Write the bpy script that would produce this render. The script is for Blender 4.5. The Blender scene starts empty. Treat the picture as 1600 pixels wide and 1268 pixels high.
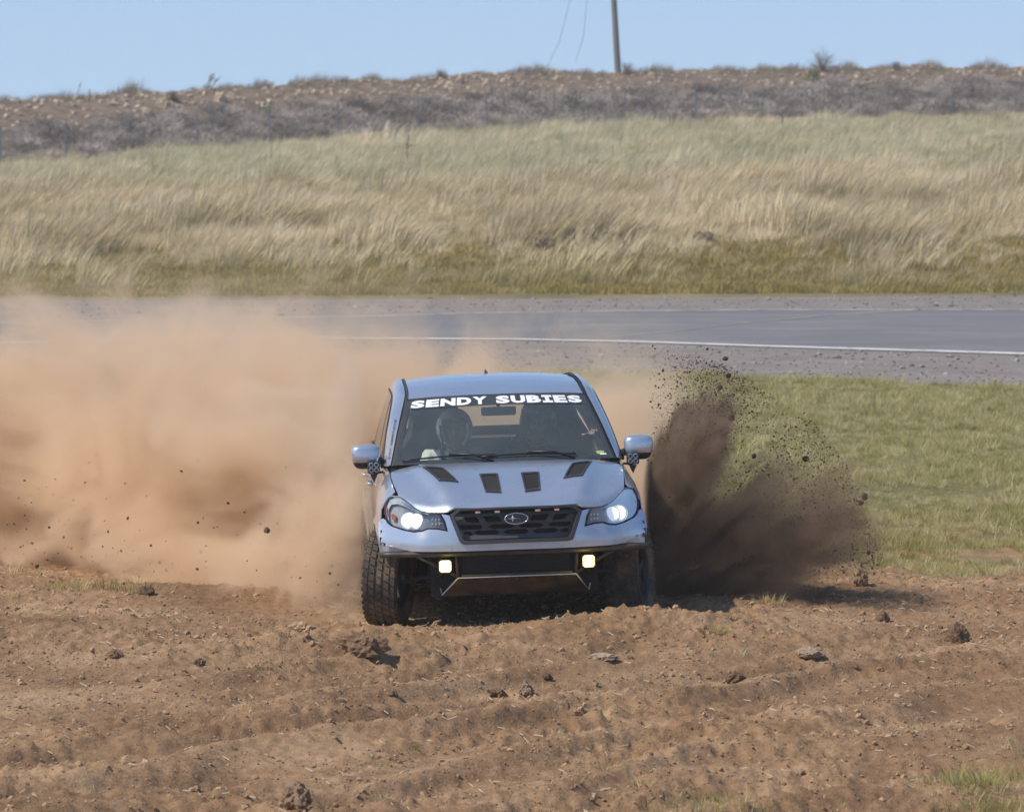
import bpy, bmesh, math, random
import numpy as np
from mathutils import Vector, Matrix
from mathutils.geometry import delaunay_2d_cdt
random.seed(7); RNG = np.random.default_rng(11)
rad = math.radians
SC = bpy.context.scene
COL = SC.collection

# ------------------------------------------------------------------ camera
FPX = 8155.0                       # focal length in pixels of a 1600 pixel wide frame
CAMH = 3.4
cam = bpy.data.cameras.new('camera'); camo = bpy.data.objects.new('camera', cam); COL.objects.link(camo)
cam.sensor_width = 36.0; cam.lens = FPX / 1600 * 36.0
cam.clip_start = 1.0; cam.clip_end = 12000
camo.location = (0, 0, CAMH); camo.rotation_euler = (math.pi/2 - math.atan(444/FPX), 0, 0)
cam.dof.use_dof = True; cam.dof.focus_distance = 35.3; cam.dof.aperture_fstop = 8.0
SC.camera = camo
SC.render.resolution_x = 1024; SC.render.resolution_y = 811
# ------------------------------------------------------------------ sky and sun
SUN_EL, SUN_AZ = 50.0, 254.0       # degrees; azimuth clockwise from +Y (away from the camera): sun stands to the left
W = bpy.data.worlds.new('World'); SC.world = W; W.use_nodes = True
wn = W.node_tree; wn.nodes.clear()
sky = wn.nodes.new('ShaderNodeTexSky'); sky.sky_type = 'NISHITA'; sky.sun_disc = False
sky.sun_elevation = rad(SUN_EL); sky.sun_rotation = rad(SUN_AZ)
sky.altitude = 900; sky.air_density = 1.0; sky.dust_density = 0.25; sky.ozone_density = 3.0
tcw = wn.nodes.new('ShaderNodeTexCoord'); vaw = wn.nodes.new('ShaderNodeVectorMath'); vaw.operation = 'ADD'; vaw.inputs[1].default_value = (0, 0, .13)
vnw = wn.nodes.new('ShaderNodeVectorMath'); vnw.operation = 'NORMALIZE'
wn.links.new(tcw.outputs['Generated'], vaw.inputs[0]); wn.links.new(vaw.outputs[0], vnw.inputs[0]); wn.links.new(vnw.outputs[0], sky.inputs[0])
bgn = wn.nodes.new('ShaderNodeBackground'); bgn.inputs[1].default_value = 0.15
outn = wn.nodes.new('ShaderNodeOutputWorld')
wn.links.new(sky.outputs[0], bgn.inputs[0]); wn.links.new(bgn.outputs[0], outn.inputs[0])
sl = bpy.data.lights.new('sun', 'SUN'); sl.energy = 3.9; sl.angle = rad(1.0); sl.color = (1.0, 0.91, 0.78)
so = bpy.data.objects.new('sun', sl); COL.objects.link(so)
_az, _el = rad(SUN_AZ), rad(SUN_EL)
sdir = Vector((math.sin(_az)*math.cos(_el), math.cos(_az)*math.cos(_el), math.sin(_el)))
so.rotation_euler = sdir.to_track_quat('Z', 'Y').to_euler(); so.location = (-20, -10, 30)
SC.view_settings.view_transform = 'Standard'; SC.view_settings.look = 'None'
SC.view_settings.exposure = 0.12; SC.view_settings.gamma = 1.0
SC.view_settings.use_curve_mapping = False
cy = SC.cycles
cy.use_denoising = True; cy.max_bounces = 9; cy.diffuse_bounces = 2; cy.glossy_bounces = 3
cy.transmission_bounces = 4; cy.transparent_max_bounces = 10; cy.volume_bounces = 6
cy.use_adaptive_sampling = True; cy.adaptive_threshold = 0.015
cy.volume_step_rate = 1.0; cy.volume_max_steps = 96
cy.caustics_reflective = False; cy.caustics_refractive = False

# ------------------------------------------------------------------ noise
_perm = RNG.permutation(4096); _grad = RNG.uniform(0, 2*np.pi, 4096)
def perlin(x, y):
    x = np.asarray(x, float); y = np.asarray(y, float)
    xi = np.floor(x).astype(np.int64); yi = np.floor(y).astype(np.int64); xf = x-xi; yf = y-yi
    def g(ix, iy, dx, dy):
        a = _grad[_perm[(_perm[ix & 4095] + iy) & 4095]]
        return np.cos(a)*dx + np.sin(a)*dy
    u = xf*xf*xf*(xf*(xf*6-15)+10); v = yf*yf*yf*(yf*(yf*6-15)+10)
    n0 = g(xi, yi, xf, yf)*(1-u) + g(xi+1, yi, xf-1, yf)*u
    n1 = g(xi, yi+1, xf, yf-1)*(1-u) + g(xi+1, yi+1, xf-1, yf-1)*u
    return (n0*(1-v) + n1*v)*1.5
def fbm(x, y, o=4, g=.5):
    s = 0; a = 1; f = 1
    for i in range(o):
        s = s + a*perlin(x*f+17.3*i, y*f-9.1*i); a *= g; f *= 2.03
    return s
def ss(a, b, x):
    t = np.clip((x-a)/(b-a), 0, 1); return t*t*(3-2*t)

# ------------------------------------------------------------------ helpers
def tag(o, label=None, cat=None, group=None, kind=None):
    if label: o['label'] = label
    if cat: o['category'] = cat
    if group: o['group'] = group
    if kind: o['kind'] = kind
    return o
def mesh_data(name, verts, faces, mat=None, smooth=False):
    me = bpy.data.meshes.new(name)
    if isinstance(verts, np.ndarray): verts = verts.tolist()
    if isinstance(faces, np.ndarray): faces = faces.tolist()
    me.from_pydata(verts, [], faces)
    if mat is not None: me.materials.append(mat)
    if smooth: me.polygons.foreach_set('use_smooth', [True]*len(me.polygons))
    me.update(); return me
def obj(name, me, parent=None, loc=None):
    o = bpy.data.objects.new(name, me); COL.objects.link(o)
    if parent is not None: o.parent = parent
    if loc is not None: o.location = loc
    return o
def mk(name, verts, faces, mat, parent=None, smooth=False):
    return obj(name, mesh_data(name, verts, faces, mat, smooth), parent)
def empty(name, loc=(0,0,0), parent=None):
    o = bpy.data.objects.new(name, None); COL.objects.link(o); o.location = loc
    o.empty_display_size = .2
    if parent is not None: o.parent = parent
    return o
def copy_tree(o, parent=None):
    c = o.copy(); COL.objects.link(c)
    if parent is not None: c.parent = parent
    for ch in list(o.children): copy_tree(ch, c)
    return c
def solid(o, t, off=-1):
    m = o.modifiers.new('thickness', 'SOLIDIFY'); m.thickness = t; m.offset = off; e = o.modifiers.new('edges', 'EDGE_SPLIT'); e.split_angle = rad(42); return o
def bev(o, w, seg=2):
    m = o.modifiers.new('bevel', 'BEVEL'); m.width = w; m.segments = seg; m.limit_method = 'ANGLE'; m.angle_limit = rad(35); return o
class MB:
    "collects shapes into one mesh"
    def __init__(s): s.v = []; s.f = []
    def add(s, v, f):
        n = len(s.v); s.v += [tuple(p) for p in v]; s.f += [tuple(i+n for i in q) for q in f]; return s
    def box(s, c, d, rot=None):
        v = []
        for z in (-.5, .5):
            for x, y in ((-.5,-.5),(.5,-.5),(.5,.5),(-.5,.5)):
                p = Vector((x*d[0], y*d[1], z*d[2]))
                if rot is not None: p = rot @ p
                v.append(p + Vector(c))
        return s.add(v, [(3,2,1,0),(4,5,6,7),(0,1,5,4),(1,2,6,5),(2,3,7,6),(3,0,4,7)])
    def tube(s, pts, r, n=10, cap=True):
        pts = [Vector(p) for p in pts]; rs = r if hasattr(r, '__len__') else [r]*len(pts)
        base = len(s.v); up = None
        for i, p in enumerate(pts):
            d = (pts[min(i+1, len(pts)-1)] - pts[max(i-1, 0)]).normalized()
            if up is None:
                up = d.orthogonal().normalized()
            a = (up - d*up.dot(d))
            a = a.normalized() if a.length > 1e-6 else d.orthogonal().normalized()
            up = a; b = d.cross(a)
            for k in range(n):
                t = 2*math.pi*k/n; s.v.append(tuple(p + (a*math.cos(t)+b*math.sin(t))*rs[i]))
        for i in range(len(pts)-1):
            for k in range(n):
                s.f.append((base+i*n+k, base+i*n+(k+1)%n, base+(i+1)*n+(k+1)%n, base+(i+1)*n+k))
        if cap:
            s.f.append(tuple(base+k for k in range(n))[::-1]); s.f.append(tuple(base+(len(pts)-1)*n+k for k in range(n)))
        return s
    def grid(s, P):
        "P: array rows x cols x 3"
        R_, C_ = len(P), len(P[0]); v = [tuple(p) for row in P for p in row]
        return s.add(v, [(i*C_+j, i*C_+j+1, (i+1)*C_+j+1, (i+1)*C_+j) for i in range(R_-1) for j in range(C_-1)])
    def lathe(s, prof, c, axis='X', n=32, sx=1):
        "prof: (radius, along) pairs revolved about an axis through c"
        v = []; m = len(prof)
        for k in range(n):
            t = 2*math.pi*k/n
            for r, a in prof:
                p = (a, r*math.cos(t), r*math.sin(t)) if axis == 'X' else ((r*math.cos(t), a, r*math.sin(t)) if axis == 'Y' else (r*math.cos(t), r*math.sin(t), a))
                v.append((c[0]+p[0]*sx, c[1]+p[1], c[2]+p[2]))
        return s.add(v, [(k*m+i, k*m+i+1, ((k+1)%n)*m+i+1, ((k+1)%n)*m+i) for k in range(n) for i in range(m-1)])
    def ball(s, c, r, n=10, m=7, sq=1.0):
        r = r if hasattr(r, '__len__') else (r, r, r); P = []
        for i in range(m+1):
            th = math.pi*i/m; row = []
            for k in range(n+1):
                ph = 2*math.pi*k/n
                q = (math.sin(th)*math.cos(ph), math.sin(th)*math.sin(ph), math.cos(th))
                row.append(tuple(c[j] + r[j]*math.copysign(abs(q[j])**sq, q[j]) for j in range(3)))
            P.append(row)
        return s.grid(P)
    def build(s, name, mat, parent=None, smooth=False): return mk(name, s.v, s.f, mat, parent, smooth)

def in_poly(px, py, poly):
    inside = np.zeros(len(px), bool); n = len(poly)
    for i in range(n):
        x0, y0 = poly[i]; x1, y1 = poly[(i+1) % n]
        c = ((y0 > py) != (y1 > py))
        with np.errstate(divide='ignore', invalid='ignore'):
            xx = (x1-x0)*(py-y0)/(y1-y0) + x0
        inside ^= c & (px < xx)
    return inside
def densify(poly, res):
    out = []
    for i in range(len(poly)):
        a = poly[i]; b = poly[(i+1) % len(poly)]
        n = max(1, int(math.hypot(b[0]-a[0], b[1]-a[1])/res))
        for k in range(n): out.append((a[0]+(b[0]-a[0])*k/n, a[1]+(b[1]-a[1])*k/n))
    return out
def spline(pts, n=6):
    "Catmull-Rom through open 2D/3D points"
    P = [np.array(p, float) for p in pts]; P = [2*P[0]-P[1]] + P + [2*P[-1]-P[-2]]; out = []
    for i in range(1, len(P)-2):
        for k in range(n):
            t = k/n; a, b, c, d = P[i-1], P[i], P[i+1], P[i+2]
            out.append(tuple(.5*((2*b)+(c-a)*t+(2*a-5*b+4*c-d)*t*t+(3*b-a-3*c+d)*t**3)))
    out.append(tuple(P[-2])); return out
def cdt(outline, holes=(), res=.04):
    pts = []; edges = []
    for loop in [outline]+list(holes):
        d = densify(loop, res); n0 = len(pts); pts += d
        edges += [(n0+i, n0+(i+1) % len(d)) for i in range(len(d))]
    xs = [p[0] for p in outline]; ys = [p[1] for p in outline]
    gx, gy = np.meshgrid(np.arange(min(xs), max(xs), res), np.arange(min(ys), max(ys), res))
    gx = gx.ravel().copy(); gy = gy.ravel().copy()
    ok = in_poly(gx, gy, outline)
    for h in holes: ok &= ~in_poly(gx, gy, h)
    gx = gx[ok]; gy = gy[ok]
    if len(gx):
        B = np.array(pts); keep = np.ones(len(gx), bool)
        for i in range(0, len(gx), 2000):
            d = np.min((gx[i:i+2000, None]-B[None, :, 0])**2 + (gy[i:i+2000, None]-B[None, :, 1])**2, axis=1)
            keep[i:i+2000] = d > (res*.45)**2
        pts += list(zip(gx[keep], gy[keep]))
    r = delaunay_2d_cdt([Vector((float(a), float(b))) for a, b in pts], edges, [], 0, 1e-6)
    V = np.array([(v.x, v.y) for v in r[0]]); F = np.array([f for f in r[2] if len(f) == 3])
    c = V[F].mean(axis=1); ok = in_poly(c[:, 0], c[:, 1], outline)
    for h in holes: ok &= ~in_poly(c[:, 0], c[:, 1], h)
    F = F[ok]
    A = V[F]; area = (A[:,1,0]-A[:,0,0])*(A[:,2,1]-A[:,0,1])-(A[:,2,0]-A[:,0,0])*(A[:,1,1]-A[:,0,1])
    F = F[abs(area) > 4e-6]
    return V, F
def mir(half):
    "closes a half outline (x >= 0, first and last point on x = 0) with its mirror image"
    return list(half) + [(-x, y) for x, y in reversed(half) if abs(x) > 1e-6]
def panel(name, outline, fn, mat, parent, holes=(), res=.04, thick=.004, flip=False, smooth=True):
    V, F = cdt(outline, holes, res)
    P = [fn(float(a), float(b)) for a, b in V]
    F = F[:, ::-1] if flip else F
    o = mk(name, P, F, mat, parent, smooth)
    if thick: solid(o, thick)
    return o

# ------------------------------------------------------------------ materials
class NT:
    def __init__(s, name):
        s.m = bpy.data.materials.new(name); s.m.use_nodes = True; s.t = s.m.node_tree
        s.t.nodes.clear(); s.out = s.t.nodes.new('ShaderNodeOutputMaterial'); s._p = None
    def n(s, typ, **kw):
        nd = s.t.nodes.new('ShaderNode'+typ)
        for k, v in kw.items(): setattr(nd, k, v)
        return nd
    def set(s, sock, val):
        if isinstance(val, bpy.types.NodeSocket): s.t.links.new(val, sock)
        elif isinstance(val, (tuple, list)) and len(val) == 3 and sock.type == 'RGBA': sock.default_value = (*val, 1)
        else: sock.default_value = val
    def pos(s):
        if s._p is None: s._p = s.n('TexCoord').outputs['Object']
        return s._p
    def geo(s): return s.n('NewGeometry').outputs['Position']
    def math(s, op, a, b=0.0, c=None, clamp=False):
        nd = s.n('Math', operation=op); nd.use_clamp = clamp; s.set(nd.inputs[0], a); s.set(nd.inputs[1], b)
        if c is not None: s.set(nd.inputs[2], c)
        return nd.outputs[0]
    def vmul(s, v, k):
        nd = s.n('VectorMath', operation='MULTIPLY'); s.set(nd.inputs[0], v); s.set(nd.inputs[1], k); return nd.outputs[0]
    def vadd(s, v, k):
        nd = s.n('VectorMath', operation='ADD'); s.set(nd.inputs[0], v); s.set(nd.inputs[1], k); return nd.outputs[0]
    def noise(s, scale, detail=3, rough=.55, vec=None, dist=0):
        nd = s.n('TexNoise'); s.set(nd.inputs['Vector'], vec if vec is not None else s.pos())
        s.set(nd.inputs['Scale'], scale); nd.inputs['Detail'].default_value = detail
        nd.inputs['Roughness'].default_value = rough; nd.inputs['Distortion'].default_value = dist
        return nd.outputs[0]
    def sstep(s, x, a, b, lo=0., hi=1.):
        nd = s.n('MapRange', interpolation_type='SMOOTHSTEP'); s.set(nd.inputs[0], x)
        s.set(nd.inputs[1], a); s.set(nd.inputs[2], b); s.set(nd.inputs[3], lo); s.set(nd.inputs[4], hi); return nd.outputs[0]
    def mix(s, f, a, b, mode='MIX'):
        nd = s.n('Mix', data_type='RGBA', blend_type=mode); s.set(nd.inputs[0], f); s.set(nd.inputs[6], a); s.set(nd.inputs[7], b); return nd.outputs[2]
    def ramp(s, f, stops):
        nd = s.n('ValToRGB'); s.set(nd.inputs[0], f); e = nd.color_ramp.elements
        while len(e) < len(stops): e.new(.5)
        for el, (p, c) in zip(e, stops): el.position = p; el.color = (*c, 1)
        return nd.outputs[0]
    def sep(s, v):
        nd = s.n('SeparateXYZ'); s.set(nd.inputs[0], v); return nd.outputs
    def bump(s, h, strength=.3, dist=.01):
        nd = s.n('Bump'); nd.inputs['Strength'].default_value = strength; nd.inputs['Distance'].default_value = dist
        s.set(nd.inputs['Height'], h); return nd.outputs[0]
    def bsdf(s, color=(.5,.5,.5), rough=.5, metal=0., normal=None, **kw):
        b = s.n('BsdfPrincipled'); s.set(b.inputs['Base Color'], color); s.set(b.inputs['Roughness'], rough); s.set(b.inputs['Metallic'], metal)
        if normal is not None: s.set(b.inputs['Normal'], normal)
        for k, v in kw.items(): s.set(b.inputs[k.replace('_', ' ')], v)
        s.t.links.new(b.outputs[0], s.out.inputs['Surface']); return b
def simple(name, c, rough=.5, metal=0., var=.25, sc=30, bump=.0, **kw):
    t = NT(name); n = t.noise(sc, 4)
    col = t.mix(n, tuple(x*(1-var) for x in c), tuple(min(1, x*(1+var)) for x in c))
    nm = t.bump(t.noise(sc*4, 3), bump, .004) if bump else None
    t.bsdf(col, rough, metal, nm, **kw); return t.m
def emit(name, c, s):
    t = NT(name); b = t.bsdf((.8,.8,.8), .3); t.set(b.inputs['Emission Color'], c); b.inputs['Emission Strength'].default_value = s; return t.m
def dusty(name, c, rough, metal, dust=(.36,.25,.16), amt=.35, **kw):
    "surface with dried mud dust: more of it low down on the vehicle and in streaks"
    t = NT(name); z = t.sep(t.pos())[2]
    n = t.noise(5, 6, .65); n2 = t.noise(90, 4, .7)
    low = t.sstep(z, 1.0, .25)
    f = t.math('MULTIPLY', t.math('ADD', t.math('MULTIPLY', low, .9), .17), t.sstep(t.math('ADD', n, t.math('MULTIPLY', n2, .4)), .5, .95))
    f = t.math('MULTIPLY', f, amt, clamp=True)
    sp = t.sstep(t.noise(160, 2, .5), .68, .74); f = t.math('MAXIMUM', f, t.math('MULTIPLY', sp, amt*.8), clamp=True)
    col = t.mix(f, c, dust); r = t.math('ADD', rough, t.math('MULTIPLY', f, .6), clamp=True)
    t.bsdf(col, r, t.math('MULTIPLY', metal, t.math('SUBTRACT', 1., f)), **kw); return t.m
def glass(name, tint, veil=0.0, veilc=(.3,.36,.36), refl=1.2):
    t = NT(name); tr = t.n('BsdfTransparent'); t.set(tr.inputs[0], tint)
    gl = t.n('BsdfGlossy'); gl.inputs['Roughness'].default_value = .02
    lw = t.n('Fresnel'); lw.inputs[0].default_value = 1.55
    f = t.math('MULTIPLY', lw.outputs[0], refl, clamp=True)
    mx = t.n('MixShader'); t.set(mx.inputs[0], f); t.t.links.new(tr.outputs[0], mx.inputs[1]); t.t.links.new(gl.outputs[0], mx.inputs[2])
    res = mx.outputs[0]
    if veil:
        df = t.n('BsdfDiffuse'); t.set(df.inputs[0], veilc)
        n = t.noise(3, 5, .7); m2 = t.n('MixShader'); t.set(m2.inputs[0], t.math('MULTIPLY', t.math('ADD', n, .5), veil))
        t.t.links.new(res, m2.inputs[1]); t.t.links.new(df.outputs[0], m2.inputs[2]); res = m2.outputs[0]
    t.t.links.new(res, t.out.inputs['Surface']); return t.m
M = {}
M['paint'] = dusty('silver_blue_metallic_paint', (.56,.62,.70), .27, .72, amt=.50, Coat_Weight=.8, Coat_Roughness=.06)
M['black_paint'] = dusty('satin_black_steel', (.03,.03,.03), .42, .2, amt=.30)
M['plastic'] = simple('black_plastic', (.022,.022,.024), .45)
M['gasket'] = simple('dark_rubber_gasket', (.03,.03,.034), .6)
M['grille'] = simple('dark_grey_grille_plastic', (.06,.063,.068), .42)
M['mesh'] = simple('black_mesh', (.012,.012,.013), .7)
M['vent'] = simple('vent_insert', (.028,.028,.03), .6)
M['chrome'] = simple('chrome', (.8,.8,.82), .12, 1.0, var=.05)
M['emblem'] = simple('emblem_dark_blue', (.05,.055,.075), .3)
M['amber'] = emit('amber_marker_light', (1,.28,.03), .16)
M['head'] = emit('lit_headlight', (.92,.97,1.0), 1.5)
M['fog'] = emit('lit_fog_light_white_core', (1,.95,.68), 1.5)
M['fogy'] = emit('fog_light_yellow_halo', (1,.74,.03), .55)
M['lamp_in'] = simple('headlight_reflector_bowl', (.72,.74,.75), .25, .2)
M['lamp_dark'] = simple('headlight_bezel', (.46,.47,.48), .35, .0)
M['orange'] = simple('orange_turn_reflector', (.45,.13,.06), .3)
M['lens'] = glass('clear_lens', (.96,.97,.98), refl=.75)
M['windshield'] = glass('windshield_glass', (.95,.98,.97), .13, (.36,.43,.43))  # veil: dust haze, plus pale greenish reflection put into the colour
M['side_glass'] = glass('dusty_side_glass', (.85,.90,.84), .14, (.42,.38,.30))
M['band'] = simple('dark_sun_band', (.045,.055,.06), .35)
M['white'] = simple('white_vinyl', (.85,.85,.86), .5, var=.03)
M['inkdark'] = simple('dark_vinyl', (.06,.06,.08), .5)
M['rubber'] = dusty('tyre_rubber', (.032,.030,.028), .8, 0., amt=.55)
M['rim'] = simple('dark_wheel_rim', (.025,.025,.025), .6, .1)
M['under'] = simple('underbody_dark', (.015,.014,.013), .8)
M['skid'] = dusty('skid_plate_steel', (.035,.031,.028), .6, .2, amt=.35)
M['interior'] = simple('interior_plastic', (.06,.066,.07), .6)
M['dash'] = simple('dashboard_top', (.10,.115,.115), .55)
M['fabric'] = simple('seat_fabric', (.025,.026,.03), .9)
M['lining'] = simple('headliner', (.05,.055,.06), .9)
M['sticker'] = simple('registration_sticker', (.35,.5,.2), .5)
M['skin'] = simple('skin', (.58,.36,.26), .5, var=.1)
M['helmet_white'] = simple('helmet_silver_grey', (.85,.88,.88), .25, .1, var=.06, Coat_Weight=.5)
M['helmet_black'] = simple('helmet_dark_grey', (.36,.38,.39), .3, var=.1, Coat_Weight=.5)
M['hem'] = simple('helmet_trim_black', (.015,.015,.016), .5)
M['shirt_white'] = simple('pale_shirt_cloth', (.80,.82,.82), .9, var=.1)
M['shirt_dark'] = simple('dark_maroon_shirt_cloth', (.07,.04,.045), .9, var=.2)
M['belt'] = simple('harness_webbing', (.02,.02,.022), .8)
# ------------------------------------------------------------------ terrain height
_PR = np.array([
 [[0,99,102,108,116,125,150,198,204,216,222,232,300,900], [0,0,.15,.65,1.2,1.5,1.6,1.63,1.75,3.9,4.25,3.8,2.5,2]],
 [[0,100,103,108,116,125,160,225,230,244,250,262,330,900], [0,0,.15,.75,1.35,1.7,2.25,3.05,3.15,5.1,5.72,5.3,3.6,3]],
 [[0,102,105,110,118,127,160,250,255,270,276,290,360,900], [0,0,.15,.8,1.5,1.85,2.6,3.75,3.85,5.6,6.30,6.0,4.2,4]]])
def knot_line(x, k):                 # distance at which profile point k lies, for lateral position x
    x = np.asarray(x, float); y = np.full(x.shape, _PR[1,0,k])
    for _ in range(12):
        w = np.clip((800+FPX*x/y)/1600, -.7, 1.7); y = np.where(w < .5, _PR[0,0,k]+(_PR[1,0,k]-_PR[0,0,k])*w*2, _PR[1,0,k]+(_PR[2,0,k]-_PR[1,0,k])*(w-.5)*2)
    return y
def fence_y(x): return knot_line(x, 7) + .5
def base_y(x): return knot_line(x, 8)
def crest_y(x): return knot_line(x, 10)
def zfar(x, y):
    y = np.maximum(y, 1.0); w = np.clip((800 + FPX*x/y)/1600, -.7, 1.7); lo = w < .5
    def kn(c, k): return np.where(lo, _PR[0,c,k]+(_PR[1,c,k]-_PR[0,c,k])*w*2, _PR[1,c,k]+(_PR[2,c,k]-_PR[1,c,k])*(w-.5)*2)
    z = np.zeros(np.broadcast(x, y).shape); d0, z0 = kn(0, 0), kn(1, 0)
    for k in range(1, 14):
        d1, z1 = kn(0, k), kn(1, k); z = np.where((y >= d0), z0+(z1-z0)*np.clip((y-d0)/(d1-d0), 0, 1), z); d0, z0 = d1, z1
    am = ss(101, 112, y)*.10 + ss(195, 240, y)*.03
    z = z + am*fbm(x*.35, y*.22, 4)*np.where(y > 100, 1, 0)
    z = z + ss(200, 245, y)*ss(330, 290, y)*.07*fbm(x*1.7+5, y*1.2, 3)
    return z
def dirt_edge(x):                    # where the churned dirt gives way to grass
    return 39.3 + 6.5*ss(1.3, -.6, x) + .35*perlin(x*1.1, 3.3) + .12*perlin(x*4, 7.7)
def dirtness(x, y):
    return ss(.5, -.3, y - dirt_edge(x) + .5*fbm(x*1.6, y*1.1, 3))
def znear(x, y):
    d = dirtness(x, y)*ss(12, 20, y)
    wx = x + .35*fbm(x*.5, y*.5, 2); wy = y + .35*fbm(x*.5+9, y*.5, 2)
    s = -.77*wx + .64*wy + .018*(wx+1)**2
    rut = np.sin(2*np.pi*s/1.25 + 1.4*perlin(x*.35, y*.35)); rut2 = np.sin(2*np.pi*s/.42 + 2*perlin(x*.6+3, y*.6))
    rm = ss(-.5, .4, perlin(x*.28+4.4, y*.20+1.1)+.25)*ss(35.2, 33.0, y)
    z = d*(rm*(.060*rut + .020*rut2) + .05*perlin(x*.42, y*.34))
    lump = fbm(x*2.1, y*1.7, 3, .6)
    c1 = np.maximum(0, perlin(x*7.5, y*6.0)-.28)**1.3; c2 = np.maximum(0, perlin(x*15+3, y*12)-.25)**1.2
    rough = .55 + .75*ss(-.4, .5, perlin(x*.5+7, y*.4))
    z = z + d*rough*(.022*lump + .060*c1 + .045*c2 + .014*fbm(x*17, y*13, 3, .7) + .012*np.abs(perlin(x*11+5, y*8)))
    # soil thrown up in front of the right-hand wheel, hollow under the left-hand one
    z = z + .13*np.exp(-((x-.95)/.8)**2-((y-34.25)/.45)**2) + .07*np.exp(-((x-1.25)/1.1)**2-((y-36.3)/1.6)**2)
    z = z + .035*np.exp(-((x+.55)/.8)**2-((y-34.35)/.3)**2) - .02*np.exp(-((x+.85)/.5)**2-((y-35.3)/.5)**2)
    z = z + .09*np.exp(-((x+2.6)/1.4)**2-((y-37.0)/.5)**2) + .07*np.exp(-((x+4.4)/1.2)**2-((y-39.0)/.5)**2)
    z = z + (1-d)*ss(58, 50, y)*.05*fbm(x*.5, y*.4, 3) + (1-d)*ss(46, 41, y)*ss(12, 20, y)*(.02*fbm(x*4, y*3, 4, .6))
    return z
def Z(x, y):
    x = np.asarray(x, float); y = np.asarray(y, float)
    return np.where(y > 98, zfar(x, y), np.where(y < 58, znear(x, y), 0.0))
def px(u, v, y):                     # world point seen at photo pixel u, v at distance y
    a = math.atan(444/FPX); c, s = math.cos(a), math.sin(a); dx, dz = (u-800)/FPX, -(v-634)/FPX
    d = (dx, c+dz*s, -s+dz*c); t = y/d[1]; return (d[0]*t, y, CAMH+d[2]*t)
def on_ground(u, v, y0=20, y1=400):
    ys = np.concatenate([np.arange(y0, 60, .05), np.arange(60, y1, .4)]) if y0 < 60 else np.arange(y0, y1, .3)
    a = math.atan(444/FPX); c, s = math.cos(a), math.sin(a); dx, dz = (u-800)/FPX, -(v-634)/FPX
    t = ys/(c+dz*s); X = dx*t; ZZ = CAMH+(-s+dz*c)*t; g = Z(X, ys); k = int(np.argmax(ZZ <= g))
    if not (ZZ <= g).any(): k = int(np.argmin(ZZ-g))
    return (float(X[k]), float(ys[k]), float(g[k]))

def steps(*seg):
    out = []
    for a, b, st in seg: out += list(np.arange(a, b-1e-6, st))
    out.append(seg[-1][1]); return np.array(out)
ys = steps((5,22,.8),(22,40.4,.043),(40.4,50,.16),(50,60,.4),(60,99,1.5),(99,130,.45),(130,200,1.6),(200,292,.75),(292,900,25))
xh = steps((0,5.0,.023),(5.0,11,.16),(11,44,.7),(44,420,12))
xs = np.concatenate([-xh[:0:-1], xh])
X, Y = np.meshgrid(xs, ys); ZZ = Z(X, Y)
nr, nc = X.shape
V = np.stack([X, Y, ZZ], -1).reshape(-1, 3)
i = np.arange(nr-1)[:, None]*nc + np.arange(nc-1)[None, :]
Fq = np.stack([i, i+1, i+nc+1, i+nc], -1).reshape(-1, 4)
gm = bpy.data.meshes.new('ground')
gm.vertices.add(len(V)); gm.vertices.foreach_set('co', V.ravel().astype(np.float32))
gm.loops.add(len(Fq)*4); gm.loops.foreach_set('vertex_index', Fq.ravel().astype(np.int32))
gm.polygons.add(len(Fq)); gm.polygons.foreach_set('loop_start', (np.arange(len(Fq))*4).astype(np.int32))
gm.polygons.foreach_set('loop_total', np.full(len(Fq), 4, np.int32)); gm.update()
gm.polygons.foreach_set('use_smooth', [True]*len(Fq))
def fattr(me, name, vals):
    a = me.attributes.new(name, 'FLOAT', 'POINT'); a.data.foreach_set('value', np.asarray(vals, np.float32).ravel())
fattr(gm, 'dirt', dirtness(X, Y))
moundness = ss(-4, 2, Y-fence_y(X)-1)*ss(900, 500, Y)
fattr(gm, 'mound', moundness)
t = NT('soil_and_turf'); P = t.pos()
def attr(t, n):
    a = t.n('Attribute'); a.attribute_name = n; return a.outputs['Fac']
n1 = t.noise(.8, 5, .6); n2 = t.noise(14, 6, .7); n3 = t.noise(60, 4, .7)
soil = t.ramp(t.math('ADD', t.math('MULTIPLY', n1, .55), t.math('MULTIPLY', n2, .45)), [(.32,(.155,.088,.044)),(.5,(.315,.192,.104)),(.66,(.47,.318,.188))])
soil = t.mix(t.sstep(n3, .62, .75), soil, (.50,.35,.22))
soil = t.mix(t.math('MULTIPLY', t.sstep(t.noise(34, 3, .6), .56, .70), .55), soil, (.12,.075,.048))
turf = t.ramp(t.noise(1.3, 6, .65), [(.3,(.13,.12,.05)),(.55,(.22,.19,.085)),(.75,(.32,.25,.14))])
tan_ = t.ramp(t.noise(.25, 6, .7), [(.3,(.13,.125,.055)),(.55,(.24,.20,.10)),(.75,(.34,.28,.17))])
yy = t.sep(P)[1]
turf = t.mix(t.sstep(yy, 96, 100), turf, tan_)
md = t.ramp(t.noise(1.1, 6, .75), [(.3,(.10,.072,.048)),(.5,(.185,.135,.09)),(.72,(.31,.235,.165))])
turf = t.mix(t.math('MULTIPLY', t.math('MULTIPLY', t.sstep(t.noise(1.6, 5, .65), .42, .56), t.sstep(yy, 47, 41)), .9), turf, soil)
base = t.mix(attr(t, 'mound'), turf, md)
base = t.mix(attr(t, 'dirt'), base, soil)
t.bsdf(base, .95, 0, t.bump(t.math('ADD', n2, t.math('MULTIPLY', n3, .5)), .9, .02), Specular_IOR_Level=.15)
gm.materials.append(t.m)
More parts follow.
